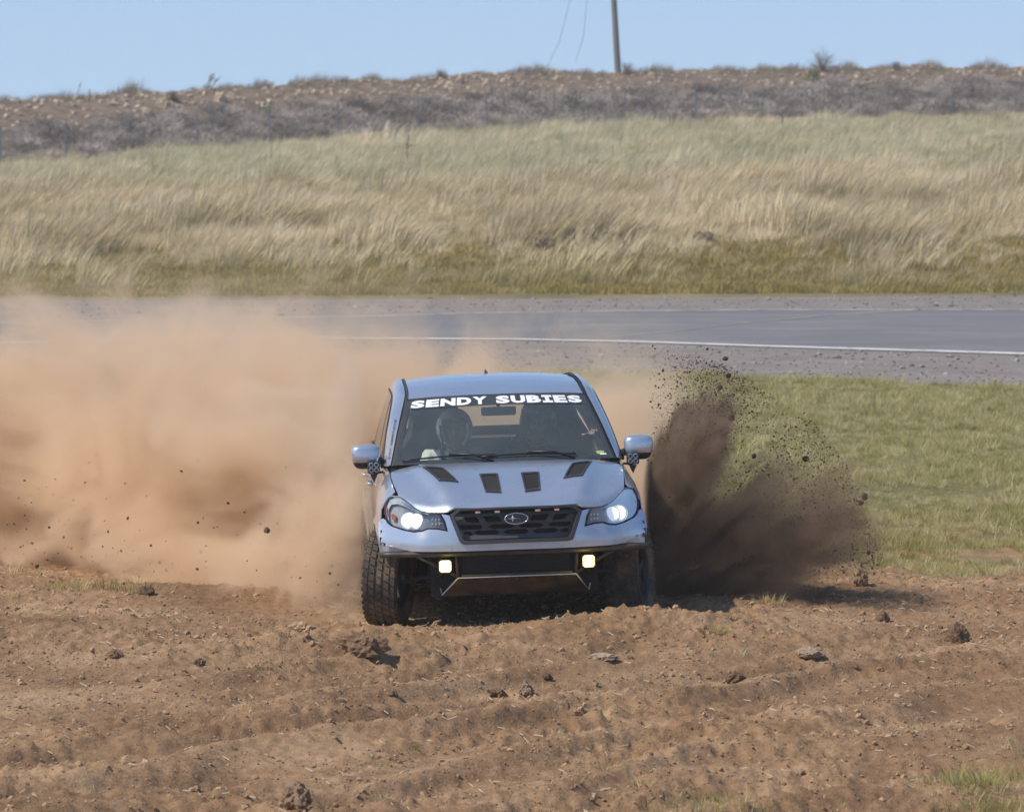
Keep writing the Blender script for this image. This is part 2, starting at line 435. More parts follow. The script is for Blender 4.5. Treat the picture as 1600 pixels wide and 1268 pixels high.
g = obj('ground', gm); tag(g, kind='structure')

# ------------------------------------------------------------------ road
def near_d(u): return np.interp(u, [-4000,0,400,800,1000,1200,1600,5000], [70,79.7,81.5,81.0,80.0,78.4,75.8,62])
def far_d(u): return np.interp(u, [-4000,150,560,800,1200,1600,5000], [70.5,88.9,91.2,93.1,94.3,94.4,93])
def grass_d(u): return np.interp(u, [-4000,0,1000,1200,1600,5000], [66,73,70.5,69.3,66.6,56])
def bank_d(u): return np.interp(u, [-4000,0,800,1600,5000], [98.5,99.4,101,102.4,103])
us = np.linspace(-3900, 4900, 500)
def strip(name, a, b, z, mat, jit=0, parent=None, sub=1):
    A = a(us); B = b(us)
    if jit:
        A = A + (jit*fbm(us*.02, us*0+3, 4, .7) if jit else 0)
    rows = [A+(B-A)*k/sub for k in range(sub+1)]
    mb = MB(); mb.grid([[( (u-800)/FPX*d, d, z) for u, d in zip(us, r)] for r in rows])
    return mb.build(name, mat, parent)
t = NT('asphalt'); n1 = t.noise(.25, 5, .6); sv = t.vmul(t.pos(), (.25, 1.6, 1)); n2 = t.noise(1, 5, .6, sv)
c = t.ramp(t.math('ADD', t.math('MULTIPLY', n1, .5), t.math('MULTIPLY', n2, .5)), [(.35,(.155,.153,.155)),(.65,(.22,.215,.212))])
c = t.mix(t.math('MULTIPLY', t.noise(40, 2), .25), c, (.10,.10,.10))
st_ = t.noise(1, 4, .6, t.vmul(t.pos(), (.05, 3.2, 1))); c = t.mix(t.math('MULTIPLY', t.sstep(st_, .52, .62), .45), c, (.075,.075,.078)); c = t.mix(t.math('MULTIPLY', t.sstep(t.noise(.5, 5, .7), .52, .7), .35), c, (.30,.25,.20))
t.bsdf(c, .85, 0); M['asphalt'] = t.m
t = NT('gravel'); n1 = t.noise(.6, 6, .7); n2 = t.noise(9, 5, .8)
c = t.ramp(t.math('ADD', t.math('MULTIPLY', n1, .4), t.math('MULTIPLY', n2, .6)), [(.33,(.14,.118,.103)),(.5,(.22,.188,.165)),(.68,(.34,.30,.265))])
t.bsdf(c, .95, 0, t.bump(n2, .5, .02)); M['gravel'] = t.m
t = NT('worn_road_paint'); c = t.mix(t.sstep(t.noise(3, 6, .7), .50, .66), (.66,.65,.62), (.24,.23,.22)); t.bsdf(c, .7); M['line'] = t.m
t = NT('faded_road_paint'); c = t.mix(t.sstep(t.noise(4, 4), .35, .7), (.42,.385,.32), (.27,.26,.24)); t.bsdf(c, .8); M['line2'] = t.m
t = NT('thin_road_paint'); c = t.mix(t.sstep(t.noise(3, 6, .7), .42, .60), (.60,.58,.55), (.28,.27,.26)); t.bsdf(c, .7); M['line3'] = t.m
rd = strip('road', near_d, far_d, .012, M['asphalt']); tag(rd, kind='structure')
strip('edge_line', lambda u: near_d(u)+.15, lambda u: near_d(u)+.15+np.interp(u, [0,800,1600], [.42,.48,.62]), .018, M['line'], parent=rd)
strip('edge_line', lambda u: far_d(u)-.15, lambda u: far_d(u)-.42, .018, M['line3'], parent=rd)
dl = MB(); pp = [(px(u, v, 190) ) for u, v in ((925,531),(1050,519),(1180,504),(1300,493),(1435,485.5))]
lp = [((u-800)/FPX*D, D) for u, v in ((925,531),(1050,519),(1180,504),(1300,493),(1435,485.5)) for D in [CAMH*FPX/(v-190)]]
dl.grid([[(x, y, .018) for x, y in lp], [(x+.1, y+.42, .018) for x, y in lp]]); dl.build('faded_line', M['line2'], rd)
s_ = strip('gravel_shoulder', grass_d, near_d, .006, M['gravel'], jit=.9); tag(s_, kind='structure')
s_ = strip('gravel_shoulder', bank_d, far_d, .006, M['gravel'], jit=.5); tag(s_, kind='structure')

# ------------------------------------------------------------------ scattering
SRC = bpy.data.collections.new('sources')
def scatter(name, P, S, Rz, mesh_list, label=None, tilt=0.0, lean=None):
    n = len(P); me = bpy.data.meshes.new(name); me.vertices.add(n)
    me.vertices.foreach_set('co', np.asarray(P, np.float32).ravel())
    fattr(me, 'sc', S)
    a = me.attributes.new('rt', 'FLOAT_VECTOR', 'POINT')
    R_ = np.zeros((n, 3), np.float32); R_[:, 2] = Rz
    if tilt: R_[:, 0] = RNG.uniform(-tilt, tilt, n); R_[:, 1] = RNG.uniform(-tilt, tilt, n)
    a.data.foreach_set('vector', R_.ravel())
    o = obj(name, me); tag(o, label, kind='stuff')
    c = bpy.data.collections.new(name+'_sources')
    for m_ in mesh_list:
        q = bpy.data.objects.new(m_.name, m_); c.objects.link(q)
    g = bpy.data.node_groups.new(name+'_scatter', 'GeometryNodeTree')
    g.interface.new_socket('Geometry', in_out='INPUT', socket_type='NodeSocketGeometry')
    g.interface.new_socket('Geometry', in_out='OUTPUT', socket_type='NodeSocketGeometry')
    N = g.nodes.new; L = g.links.new
    gi = N('NodeGroupInput'); go = N('NodeGroupOutput'); ip = N('GeometryNodeInstanceOnPoints')
    ci = N('GeometryNodeCollectionInfo'); ci.inputs['Collection'].default_value = c
    ci.inputs['Separate Children'].default_value = True; ci.inputs['Reset Children'].default_value = True
    rv = N('FunctionNodeRandomValue'); rv.data_type = 'INT'; rv.inputs[4].default_value = 0; rv.inputs[5].default_value = len(mesh_list)-1
    na = N('GeometryNodeInputNamedAttribute'); na.data_type = 'FLOAT'; na.inputs[0].default_value = 'sc'
    nb = N('GeometryNodeInputNamedAttribute'); nb.data_type = 'FLOAT_VECTOR'; nb.inputs[0].default_value = 'rt'
    e2 = N('FunctionNodeEulerToRotation'); L(nb.outputs[0], e2.inputs[0])
    L(gi.outputs[0], ip.inputs['Points']); L(ci.outputs[0], ip.inputs['Instance']); ip.inputs['Pick Instance'].default_value = True
    L(rv.outputs[2], ip.inputs['Instance Index']); L(e2.outputs[0], ip.inputs['Rotation']); L(na.outputs[0], ip.inputs['Scale'])
    L(ip.outputs[0], go.inputs[0])
    md_ = o.modifiers.new('scatter', 'NODES'); md_.node_group = g
    return o
def tuft(name, n, h, spread, width, lean, mat, seed, flare=.5, seg=3):
    r = random.Random(seed); mb = MB()
    for i in range(n):
        a = r.uniform(0, 6.283); q = spread*math.sqrt(r.random()); x0, y0 = q*math.cos(a), q*math.sin(a)
        hh = h*r.uniform(.55, 1.1); fl = flare*r.uniform(.2, 1); dx = math.cos(a)*fl*hh + lean*hh*r.uniform(.5, 1.2); dy = math.sin(a)*fl*hh
        w = width*r.uniform(.6, 1.2); b = r.uniform(0, 3.14); wx, wy = math.cos(b)*w, math.sin(b)*w; L_ = []
        for k in range(seg+1):
            s = k/seg; c = (x0+dx*s**1.7, y0+dy*s**1.7, hh*(s - .18*s*s*abs(lean)) - .02)
            ww = 1 - s**1.4*.9; L_.append(((c[0]-wx*ww, c[1]-wy*ww, c[2]), (c[0]+wx*ww, c[1]+wy*ww, c[2])))
        mb.grid(L_)
    return mesh_data(name, mb.v, mb.f, mat, True)
def leafmat(name, stops, sc=.5, rnd=.35, trans=.3, patch=None):
    t = NT(name); oi = t.n('ObjectInfo').outputs['Random']; g = t.geo()
    f = t.math('ADD', t.math('MULTIPLY', t.noise(sc, 4, .6, g), 1-rnd), t.math('MULTIPLY', oi, rnd))
    c = t.ramp(f, stops)
    if patch: c = patch(t, g, c)
    d = t.n('BsdfDiffuse'); t.set(d.inputs[0], c); tr = t.n('BsdfTranslucent'); t.set(tr.inputs[0], c)
    mx = t.n('MixShader'); mx.inputs[0].default_value = trans; t.t.links.new(d.outputs[0], mx.inputs[1]); t.t.links.new(tr.outputs[0], mx.inputs[2])
    t.t.links.new(mx.outputs[0], t.out.inputs['Surface']); return t.m
M['green'] = leafmat('green_grass_blade', [(.25,(.23,.225,.07)),(.40,(.42,.39,.14)),(.56,(.58,.50,.23)),(.72,(.76,.65,.40))], .9, .5)
def bank_patch(t, g, c):            # greener towards the foot of the bank and out on the far field
    y = t.sep(g)[1]; n = t.noise(.16, 4, .6, t.vmul(g, (1, .45, 1)))
    foot = t.sstep(y, 107.5, 102.5); field = t.math('MULTIPLY', t.sstep(y, 124, 140), t.sstep(n, .40, .58))
    c = t.mix(t.math('MULTIPLY', foot, .6), c, (.38,.34,.12))
    return t.mix(t.math('MULTIPLY', field, .62), c, (.50,.50,.31))
M['tan'] = leafmat('dry_tan_grass_blade', [(.28,(.33,.29,.14)),(.42,(.56,.475,.29)),(.58,(.80,.67,.45)),(.75,(.90,.78,.57))], .30, .35, .3, bank_patch)
M['twig'] = leafmat('grey_dead_brush', [(.25,(.19,.157,.132)),(.5,(.36,.305,.258)),(.75,(.57,.49,.42))], .4, .6, .1)
M['shrub'] = leafmat('green_shrub_leaf', [(.3,(.06,.10,.035)),(.7,(.15,.21,.07))], 3, .3)
M['dryweed'] = leafmat('dry_weed_stalk', [(.3,(.17,.13,.09)),(.7,(.34,.28,.2))], 3, .3)

# short green grass field
g_src = [tuft('grass_tuft', 30, h, .11, .0035, .12, M['green'], 40+i, .8) for i, h in enumerate((.10,.13,.17,.12))]
def area_pts(n, x0, x1, y0, y1, p=1.0):
    u = RNG.random(n); y = (y0**p + u*(y1**p-y0**p))**(1/p); hw0 = x0; return RNG.uniform(x0, x1, n), y
gx, gy = area_pts(52000, -1, 1, 38.6, 73)
wf = gy/40.0
gx = gx*(.5*1.25*40*1600/FPX)*wf
hd = np.interp(gy, [38.6,46,60,73], [1,.8,.62,.5])
dn = dirtness(gx, gy); gu = 800+FPX*gx/gy
k = (dn < .45+.4*RNG.random(len(gx))) & (gy < grass_d(gu)+.35*fbm(gu*.02, gu*0+3, 4, .7)) & (fbm(gx*.9, gy*.8, 3) > -.62+.52*ss(43, 39, gy)) & ((gx > -.5) | (RNG.random(len(gx)) < .45))
gx, gy = gx[k], gy[k]
gs = (.75+.55*fbm(gx*.7+3, gy*.45, 3))*RNG.uniform(.7, 1.3, len(gx)); gs = np.clip(gs, .3, 1.4)*np.interp(gy, [38,44,70], [.62,.70,.78])
scatter('field_grass', np.stack([gx, gy, Z(gx, gy)], -1), gs, RNG.uniform(0, 6.28, len(gx)), g_src, 'short green and straw coloured grass covering the field beside the track')
# tall stubble patches at the dirt's edge and in the bottom right corner
def clump(cx, cy_, sx, sy, n):
    return RNG.normal(cx, sx, n), RNG.normal(cy_, sy, n)
cl = []
for (u, v, sx, sy, n) in ((1480,1212,.10,.25,14),(1570,1232,.18,.4,30),(1530,1258,.25,.3,28),(1590,1180,.06,.2,6),(1045,1262,.16,.2,12),(1140,1262,.14,.15,10),(110,914,.22,.12,9),(20,897,.12,.12,5),(150,919,.14,.10,8),(1565,1264,.25,.25,22)):
    x, y, z = on_ground(u, v); a, b = clump(x, y, sx, sy, n); cl.append(np.stack([a, b, Z(a, b)], -1))
n = 260; a = RNG.uniform(-4.5, 4.5, n); b = RNG.uniform(24, 39, n); cl.append(np.stack([a, b, Z(a, b)], -1)); 
cl = np.concatenate(cl); sc_ = np.concatenate([RNG.uniform(.3, .8, len(cl)-n), RNG.uniform(.12, .38, n)])
scatter('stray_grass', cl, sc_, RNG.uniform(0, 6.28, len(cl)), g_src, 'stray green grass sprouting in the churned dirt')

# tall dry grass on the bank and the field above it
b_src = [tuft('dry_grass_tuft', 26, h, .30, .011, .55, M['tan'], 60+i, .35) for i, h in enumerate((.50,.62,.42,.56))]
bx, by = area_pts(30000, -1, 1, 101.5, 232)
q = RNG.random(len(by)) < np.interp(by, [101,125,150,232], [1,.9,.5,.45]); 
bx2, by2 = area_pts(15000, -1, 1, 103, 128)
bx = np.concatenate([bx[q], bx2]); by = np.concatenate([by[q], by2])
bx = bx*by*(.5*1.25*1600/FPX)
k = (by > bank_d(800+FPX*bx/by)+1.0+1.2*perlin(bx*.4, by*.1)) & (by < fence_y(bx)+2.5)
k &= (by > 108.5+1.5*perlin(bx*.3, 1.7)+2.0*ss(600, 1500, 800+FPX*bx/by)-4.5*np.maximum(0, fbm(bx*.33, by*.1, 3))) | (RNG.random(len(bx)) < .16)
bx, by = bx[k], by[k]
bs = (.95+.75*fbm(bx*.35, by*.20, 4))*RNG.uniform(.7, 1.25, len(bx))*np.where(by < 108, .75, 1)*np.interp(by, [100,124,140,230], [1,1,.7,.85])
scatter('dry_bank_grass', np.stack([bx, by, Z(bx, by)], -1), np.clip(bs, .35, 1.7), 1.1*fbm(bx*.2+4, by*.12, 3)+RNG.uniform(-.7, .7, len(bx)), b_src, 'tall wind-blown tan grass on the bank beyond the road')
# low yellow-green growth at the foot of the bank
fx, fy = area_pts(9000, -1, 1, 100.2, 111); fx = fx*fy*(.5*1.25*1600/FPX)
k = fy > bank_d(800+FPX*fx/fy)+.3; fx, fy = fx[k], fy[k]
M['foot'] = leafmat('yellow_green_ground_cover', [(.25,(.30,.24,.07)),(.5,(.46,.37,.13)),(.75,(.60,.47,.22))], .5, .4)
f_src = [tuft('low_growth_tuft', 24, .14, .28, .012, .2, M['foot'], 80+i, .7) for i in range(3)]
scatter('low_yellow_green_growth', np.stack([fx, fy, Z(fx, fy)], -1), RNG.uniform(.6, 1.4, len(fx)), RNG.uniform(0, 6.28, len(fx)), f_src, 'low yellow-green growth at the foot of the bank')

# dead brush on the far bank
def bush_mesh(name, n, r_, mat, seed, up=.6, w=.008):
    r = random.Random(seed); mb = MB()
    for i in range(n):
        a = r.uniform(0, 6.283); e = r.uniform(-.1, 1.35); L = r_*r.uniform(.6, 1.05)
        d = Vector((math.cos(a)*math.cos(e), math.sin(a)*math.cos(e), math.sin(e)*up+.12)); p0 = Vector((r.uniform(-.1,.1)*r_, r.uniform(-.1,.1)*r_, 0))
        m_ = p0 + d*L*.5 + Vector((r.uniform(-1,1), r.uniform(-1,1), r.uniform(-.5,1)))*.12*r_
        q_ = p0 + d*L + Vector((r.uniform(-1,1), r.uniform(-1,1), r.uniform(-1,.6)))*.2*r_
        s = Vector((r.uniform(-1,1), r.uniform(-1,1), r.uniform(-1,1))).normalized()*w
        mb.add([p0-s, p0+s, m_+s*.8, m_-s*.8, q_+s*.5, q_-s*.5], [(0,1,2,3),(3,2,4,5)])
        for j in range(3):
            o_ = m_.lerp(q_, r.uniform(0, 1)); e_ = o_ + Vector((r.uniform(-1,1), r.uniform(-1,1), r.uniform(-.4,1)))*.25*r_
            mb.add([o_-s*.6, o_+s*.6, e_], [(0,1,2)])
    return mesh_data(name, mb.v, mb.f, mat, False)
w_src = [bush_mesh('dead_bush', 150, .75, M['twig'], 90+i, .62, .014) for i in range(4)]
n = 4600; tx = RNG.uniform(-32, 32, n); tb = base_y(tx)+np.interp(tx, [-20,0,31], [6.8,8.6,10.6])+3.2*fbm(tx*.3, tx*0+8, 3); tl = RNG.random(n)**.9; ty = (fence_y(tx)+.8)+(tb-fence_y(tx)-.8)*tl
crest = fence_y(tx)+23
k = (RNG.random(n) < np.interp(tl, [0,.7,1], [1,1,.45])) & (fbm(tx*.3, ty*.3, 2) > -.6)
tx, ty = tx[k], ty[k]
scatter('dead_brush', np.stack([tx, ty, Z(tx, ty)-.08], -1), np.clip(RNG.uniform(.5, 1.3, len(tx))*(1+.6*fbm(tx*.4, ty*.4, 2)), .3, 2), RNG.uniform(0, 6.28, len(tx)), w_src, 'grey dead brush covering the lower part of the far bank')
# thin weeds along the crest of the far bank
c_src = [tuft('crest_weed', 16, .6, .3, .010, .25, M['dryweed'], 120+i, .35) for i in range(3)]
n = 2400; tx = RNG.uniform(-33, 33, n); ty = crest_y(tx)+RNG.normal(0, 2.0, n)
csz = np.clip(.50+.7*fbm(tx*.5, tx*0+2, 4), .15, 1.15)*RNG.uniform(.6, 1.3, n)
scatter('crest_weeds', np.stack([tx, ty, Z(tx, ty)-.03], -1), csz, RNG.uniform(-1, 1, n), c_src, 'thin dry weeds along the crest of the far bank')

# stones and clods
def rock_mesh(name, mat, seed, amp=.35, sub=2, flat=.7):
    bm = bmesh.new(); bmesh.ops.create_icosphere(bm, subdivisions=sub, radius=1.0)
    r = np.random.default_rng(seed); o = r.uniform(0, 50, 3)
    for v in bm.verts:
        c = v.co; q = perlin(c.x*1.3+o[0]+c.z, c.y*1.3+o[1]-c.z*.7) + .5*perlin(c.x*3+o[2]+c.z*2, c.y*3+c.z)
        c *= 1 + amp*float(q); c.z *= flat
    me = bpy.data.meshes.new(name); bm.to_mesh(me); bm.free(); me.materials.append(mat)
    return me
def rockmat(name, stops, sc=9):
    t = NT(name); oi = t.n('ObjectInfo').outputs['Random']; g = t.geo()
    f = t.math('ADD', t.math('MULTIPLY', t.noise(sc, 5, .7, g), .6), t.math('MULTIPLY', oi, .4))
    t.bsdf(t.ramp(f, stops), .95, 0, t.bump(t.noise(sc*5, 4, .7, g), .6, .01)); return t.m
M['clod'] = rockmat('soil_clod', [(.3,(.215,.130,.070)),(.5,(.37,.236,.134)),(.72,(.51,.352,.215))], 25)
M['clod_dark'] = rockmat('moist_soil_clod', [(.3,(.13,.078,.045)),(.7,(.27,.17,.10))], 25)
M['fly'] = rockmat('dark_moist_soil', [(.3,(.06,.038,.024)),(.7,(.14,.09,.058))], 25)
M['stone'] = rockmat('pale_stone', [(.3,(.23,.165,.11)),(.7,(.38,.285,.195))], 12)
M['farstone'] = rockmat('far_bank_stone', [(.3,(.30,.22,.15)),(.7,(.55,.43,.32))], 2)
cs = [rock_mesh('soil_crumb', M['clod'], 200+i, .55, 1, .75) for i in range(5)]
n = 60000; a = RNG.uniform(-4.9, 4.9, n); b = 23+RNG.random(n)*17
k = (dirtness(a, b) > .5) & (fbm(a*1.2, b*.9, 3) > -.35+.5*RNG.random(n)-.25); a, b = a[k], b[k]
s = .0045*np.exp(RNG.exponential(.36, len(a))); s = np.clip(s, .003, .026)
scatter('soil_crumbs', np.stack([a, b, Z(a, b)+s*.1], -1), s, RNG.uniform(0, 6.28, len(a)), cs, 'small crumbs of soil strewn over the churned dirt', tilt=.5)
st = [rock_mesh('pebble', M['stone'], 220+i, .3, 1, .7) for i in range(3)]
n = 1300; a = RNG.uniform(-4.9, 4.9, n); b = 23+RNG.random(n)*16
scatter('pale_pebbles', np.stack([a, b, Z(a, b)+.003], -1), RNG.uniform(.005, .013, n), RNG.uniform(0, 6.28, n), st, 'pale pebbles and flecks scattered in the dirt')
n = 2600; u_ = RNG.uniform(-250, 1850, n); f_ = RNG.random(n); nearside = RNG.random(n) < .6
d_ = np.where(nearside, grass_d(u_)+f_*(near_d(u_)-grass_d(u_)-.3), far_d(u_)+.3+f_*(bank_d(u_)-far_d(u_)))
a = (u_-800)/FPX*d_
M['gstone'] = rockmat('roadside_gravel_stone', [(.3,(.14,.12,.105)),(.55,(.27,.235,.205)),(.8,(.50,.46,.41))], 3)
gst = [rock_mesh('gravel_stone', M['gstone'], 240+i, .3, 1, .7) for i in range(3)]
scatter('gravel_stones', np.stack([a, d_, np.full(n, .01)], -1), RNG.uniform(.010, .030, n)*np.where(RNG.random(n) < .05, 2.2, 1), RNG.uniform(0, 6.28, n), gst, 'loose stones on the gravel shoulders of the road')
n = 1700; a = RNG.uniform(-33, 33, n); b = base_y(a)+RNG.uniform(5, 20, n)
fst = [rock_mesh('bank_stone', M['farstone'], 250+i, .35, 1, .7) for i in range(3)]
scatter('bank_stones', np.stack([a, b, Z(a, b)+.02], -1), RNG.uniform(.05, .17, n), RNG.uniform(0, 6.28, n), fst, 'small stones in the brown soil of the far bank', tilt=.4)
# straw
mb = MB()
for i in range(1500):
    x = random.uniform(-4.8, 4.8); y = random.uniform(24, 39.5)
    if float(dirtness(x, y)) < .4: continue
    z = float(znear(np.array(x), np.array(y)))+.006; a = random.uniform(0, 3.14); l = random.uniform(.008, .028); w = .0022
    dx, dy = math.cos(a)*l, math.sin(a)*l; k = random.uniform(0, .02)
    mb.add([(x-dx, y-dy, z), (x+dx, y+dy, z+k), (x+dx, y+dy+w, z+k+w*2), (x-dx, y-dy+w, z+w*2)], [(0,1,2,3)])
tag(mb.build('straw_bits', simple('straw', (.55,.47,.34), .8)), 'bits of pale straw lying on the dirt', kind='stuff')
# ------------------------------------------------------------------ the car
CAR = empty('rally_car', (0.0546, 34.5716, -0.0362)); CAR.rotation_euler = (0, -rad(1.8), rad(3.6))
tag(CAR, 'silver-blue rally hatchback with lit headlights and black tube bumper, sliding through loose dirt', 'car')
def sst(a, b, x):
    t = min(1, max(0, (x-a)/(b-a))); return t*t*(3-2*t)
def FF(x, z):                         # depth of the nose at lateral x, height z
    x = abs(x)
    return 0.02+0.11*(x/.7)**2.4+0.22*sst(.60, .92, x)+(0.10+.45*sst(.35, .85, x))*max(z-.66, 0)
def GC(y):
    t = min(1, max(0, (y-.03)/1.07)); return .885+.235*(1-(1-t)**1.7)
def GG(x, y):                         # height of the bonnet
    x = abs(x); c = .40+.22*min(1, max(0, y/1.1)); e = x-c; s = .5*(e+math.sqrt(e*e+.010**2))
    z = GC(y)-.012*min(1, x/c)**2-.21*s
    yf_ = .022+.055*(min(x, .433)/.433)**2 if x < .433 else float(np.interp(x, [.433,.50,.58,.675,.74,.76], [.077,.105,.15,.25,.37,.46]))
    z -= sst(.40, .47, x)*.026*max(0, 1-(y-yf_)/.06)**2*sst(.80, .70, x)
    return z + .027*(math.exp(-(e/.16)**2) if e < 0 else math.exp(-(e/.06)**2))*sst(.05, .30, y)*sst(1.15, .8, y)
def side_of(fn): return lambda a, b: fn(a, b)
# bonnet
hood_half = [(0,.020),(.2,.028),(.375,.058),(.433,.076),(.50,.105),(.58,.15),(.675,.25),(.74,.37),(.76,.46),(.783,.7),(.79,.9),(.785,1.05),(.72,1.13),(.5,1.09),(.25,1.055),(0,1.045)]
vin = [(.078,.636),(.203,.645),(.185,.272),(.08,.248)]; vout = [(.441,.815),(.578,.835),(.484,.47),(.353,.457)]
def shr(poly, k):
    cx = sum(p[0] for p in poly)/len(poly); cy_ = sum(p[1] for p in poly)/len(poly)
    return [(cx+(p[0]-cx)*k, cy_+(p[1]-cy_)*k) for p in poly]
holes = []
for v in (vin, vout):
    holes += [shr(v, .92), [(-x, y) for x, y in shr(v, .92)]]
hood = panel('bonnet', mir(hood_half), lambda x, y: (x, y, GG(x, y)), M['paint'], CAR, holes, .022, .012)
def dense_ring(poly, k): return shr(poly, k)
for v, sl_ in ((vin, 0), (vout, 0)):
    for sg in (1, -1):
        P_ = [(sg*x, y) for x, y in v]
        fr = panel('vent_frame', P_, lambda x, y: (x, y, GG(x, y)+.007), M['vent'], hood, [shr(P_, .80)], .03, .008)
        mb = MB(); Q = shr(P_, .86)
        for k in range(9):
            a = k/9; b = a+.075
            l0 = [Q[3][j]+(Q[0][j]-Q[3][j])*a for j in (0, 1)]; r0 = [Q[2][j]+(Q[1][j]-Q[2][j])*a for j in (0, 1)]
            l1 = [Q[3][j]+(Q[0][j]-Q[3][j])*b for j in (0, 1)]; r1 = [Q[2][j]+(Q[1][j]-Q[2][j])*b for j in (0, 1)]
            mb.add([(*l0, GG(*l0)-.012), (*r0, GG(*r0)-.012), (*r1, GG(*r1)+.001), (*l1, GG(*l1)+.001)], [(0,1,2,3)])
        mb.build('vent_louvres', M['mesh'], hood)
        fl = MB(); fl.add([(x, y, GG(x, y)-.03) for x, y in shr(P_, .97)], [(0,1,2,3)]); fl.build('vent_tray', M['mesh'], hood)
        for q in shr(P_, .90):
            mb = MB(); mb.ball((q[0], q[1], GG(*q)+.008), .0045, 6, 4); mb.build('rivet', M['chrome'], hood)
# nose
hl = [(.461,.738),(.475,.80),(.500,.842),(.60,.855),(.640,.873),(.675,.893),(.715,.925),(.755,.950),(.800,.950),(.830,.938),(.850,.90),(.857,.87),(.856,.83),(.848,.80),(.835,.777),(.81,.757),(.74,.738),(.67,.729),(.62,.737),(.58,.752),(.52,.750)]
bump_half = [(0,.600),(.35,.598),(.70,.600),(.78,.615),(.84,.632),(.875,.650),(.893,.630),(.900,.70),(.893,.775),(.866,.80),(.853,.795),(.840,.772),(.812,.751),(.74,.732),(.67,.722),(.618,.730),(.578,.745),(.52,.743),(.452,.730),(.467,.80),(.492,.846),(.455,.840),(.440,.836),(.380,.664),(.366,.648),(.342,.642),(0,.645)]
bumper = panel('front_bumper', mir(bump_half), lambda x, z: (x, FF(x, z), z), M['paint'], CAR, [], .03, .008, flip=True)
def tick(name, x, z, l, w, ang, mat, parent, off=.004):
    mb = MB(); c, s = math.cos(ang), math.sin(ang)
    pts_ = [(x-c*l-s*w, z-s*l+c*w), (x-c*l+s*w, z-s*l-c*w), (x+c*l+s*w, z+s*l-c*w), (x+c*l-s*w, z+s*l+c*w)]
    v = [(a, FF(a, b)-off, b) for a, b in pts_] + [(a, FF(a, b)+.003, b) for a, b in pts_]
    mb.add(v, [(0,1,2,3),(0,4,5,1),(1,5,6,2),(2,6,7,3),(3,7,4,0)]); return mb.build(name, mat, parent)
for i in range(7): tick('zip_tie', .663+.0145*i, .675+.0012*min(i, 4), .011, .0028, rad(115), M['plastic'], bumper)
for i in range(6): tick('zip_tie', .755+.004*(i % 2), .662-.0115*i, .006, .0026, rad(100), M['plastic'], bumper)
for i in range(8): tick('zip_tie', .845+.0038*i, .741-.0135*i, .006, .0028, rad(150), M['plastic'], bumper)
def surf_line(name, pts_, w, mat, parent, off=.002):
    mb = MB(); rows = [[], []]
    for i, (a, b) in enumerate(pts_):
        p0 = pts_[max(i-1, 0)]; p1 = pts_[min(i+1, len(pts_)-1)]; d = math.hypot(p1[0]-p0[0], p1[1]-p0[1]) or 1
        nx, nz = -(p1[1]-p0[1])/d*w, (p1[0]-p0[0])/d*w
        rows[0].append((a+nx, FF(a+nx, b+nz)-off, b+nz)); rows[1].append((a-nx, FF(a-nx, b-nz)-off, b-nz))
    mb.grid(rows); return mb.build(name, mat, parent)
surf_line('crack', [(-.644,.662),(-.604,.661),(-.561,.653),(-.525,.662),(-.544,.648),(-.516,.638),(-.486,.643),(-.466,.639)], .0022, M['plastic'], bumper)
surf_line('crack', [(-.466,.639),(-.45,.628),(-.435,.612)], .001, M['plastic'], bumper)
surf_line('crack', [(.750,.675),(.758,.650),(.765,.625),(.768,.609)], .0018, M['plastic'], bumper)
for a, b in ((-.170,.617),(-.152,.627),(.075,.627),(.135,.62),(.152,.612),(-.62,.66)):
    mb = MB(); mb.ball((a, FF(a, b)-.001, b), .0055, 8, 5); mb.build('bolt_hole', M['mesh'], bumper)
# torn corner brackets
for sg in (1, -1):
    mb = MB(); mb.box((sg*.80, .36, .605), (.16, .02, .035)); mb.tube([(sg*.70, .27, .60), (sg*.86, .36, .632)], .006, 6)
    mb.box((sg*.845, .36, .615), (.016, .03, .05)); mb.build('torn_corner_bracket', M['lamp_in'], CAR)
# grille
gr = empty('grille', (0,0,0), CAR)
gout = [(0,.884),(.2,.883),(.380,.880),(.435,.838),(.375,.661),(.362,.649),(.34,.645),(0,.647)]
ginn = [(0,.873),(.2,.872),(.365,.868),(.408,.834),(.357,.682),(.345,.672),(.33,.668),(0,.670)]
fr = panel('grille_frame', mir(gout), lambda x, z: (x, FF(x, z)-.012, z), M['grille'], gr, [mir(ginn)], .03, .03, flip=True)
H_ = [[(0,.842),(.36,.840),(.372,.849),(.355,.862),(0,.866)]]
hh = [mir(H_[0])]
for sg in (1, -1):
    hh.append([(sg*a, b) for a, b in ((.352,.817),(.262,.819),(.238,.786),(.326,.792))]); hh.append([(sg*a, b) for a, b in ((.224,.819),(.116,.820),(.091,.789),(.196,.790))])
for cx, cz in ((.098,.756),(-.098,.756),(.296,.756),(-.296,.756),(0,.713),(.195,.713),(-.195,.713)):
    hh.append([(cx-.090,cz),(cx-.060,cz+.018),(cx+.060,cz+.018),(cx+(.072 if abs(cx) > .25 else .090),cz),(cx+.060,cz-.018),(cx-.060,cz-.018)])
hh.append([(.300,.722),(.335,.728),(.350,.718),(.338,.695),(.285,.697)]); hh.append([(-a, b) for a, b in hh[-1]])
panel('grille_insert', mir([(a*1.01, b) for a, b in ginn]), lambda x, z: (x, FF(x, z)+.016+.02*abs(math.sin((z-.67)*26)), z), M['grille'], gr, hh, .02, .012, flip=True)
panel('radiator_mesh', mir([(a*1.02, b) for a, b in ginn]), lambda x, z: (x, FF(x, z)+.07, z), M['mesh'], gr, [], .08, 0, flip=True)
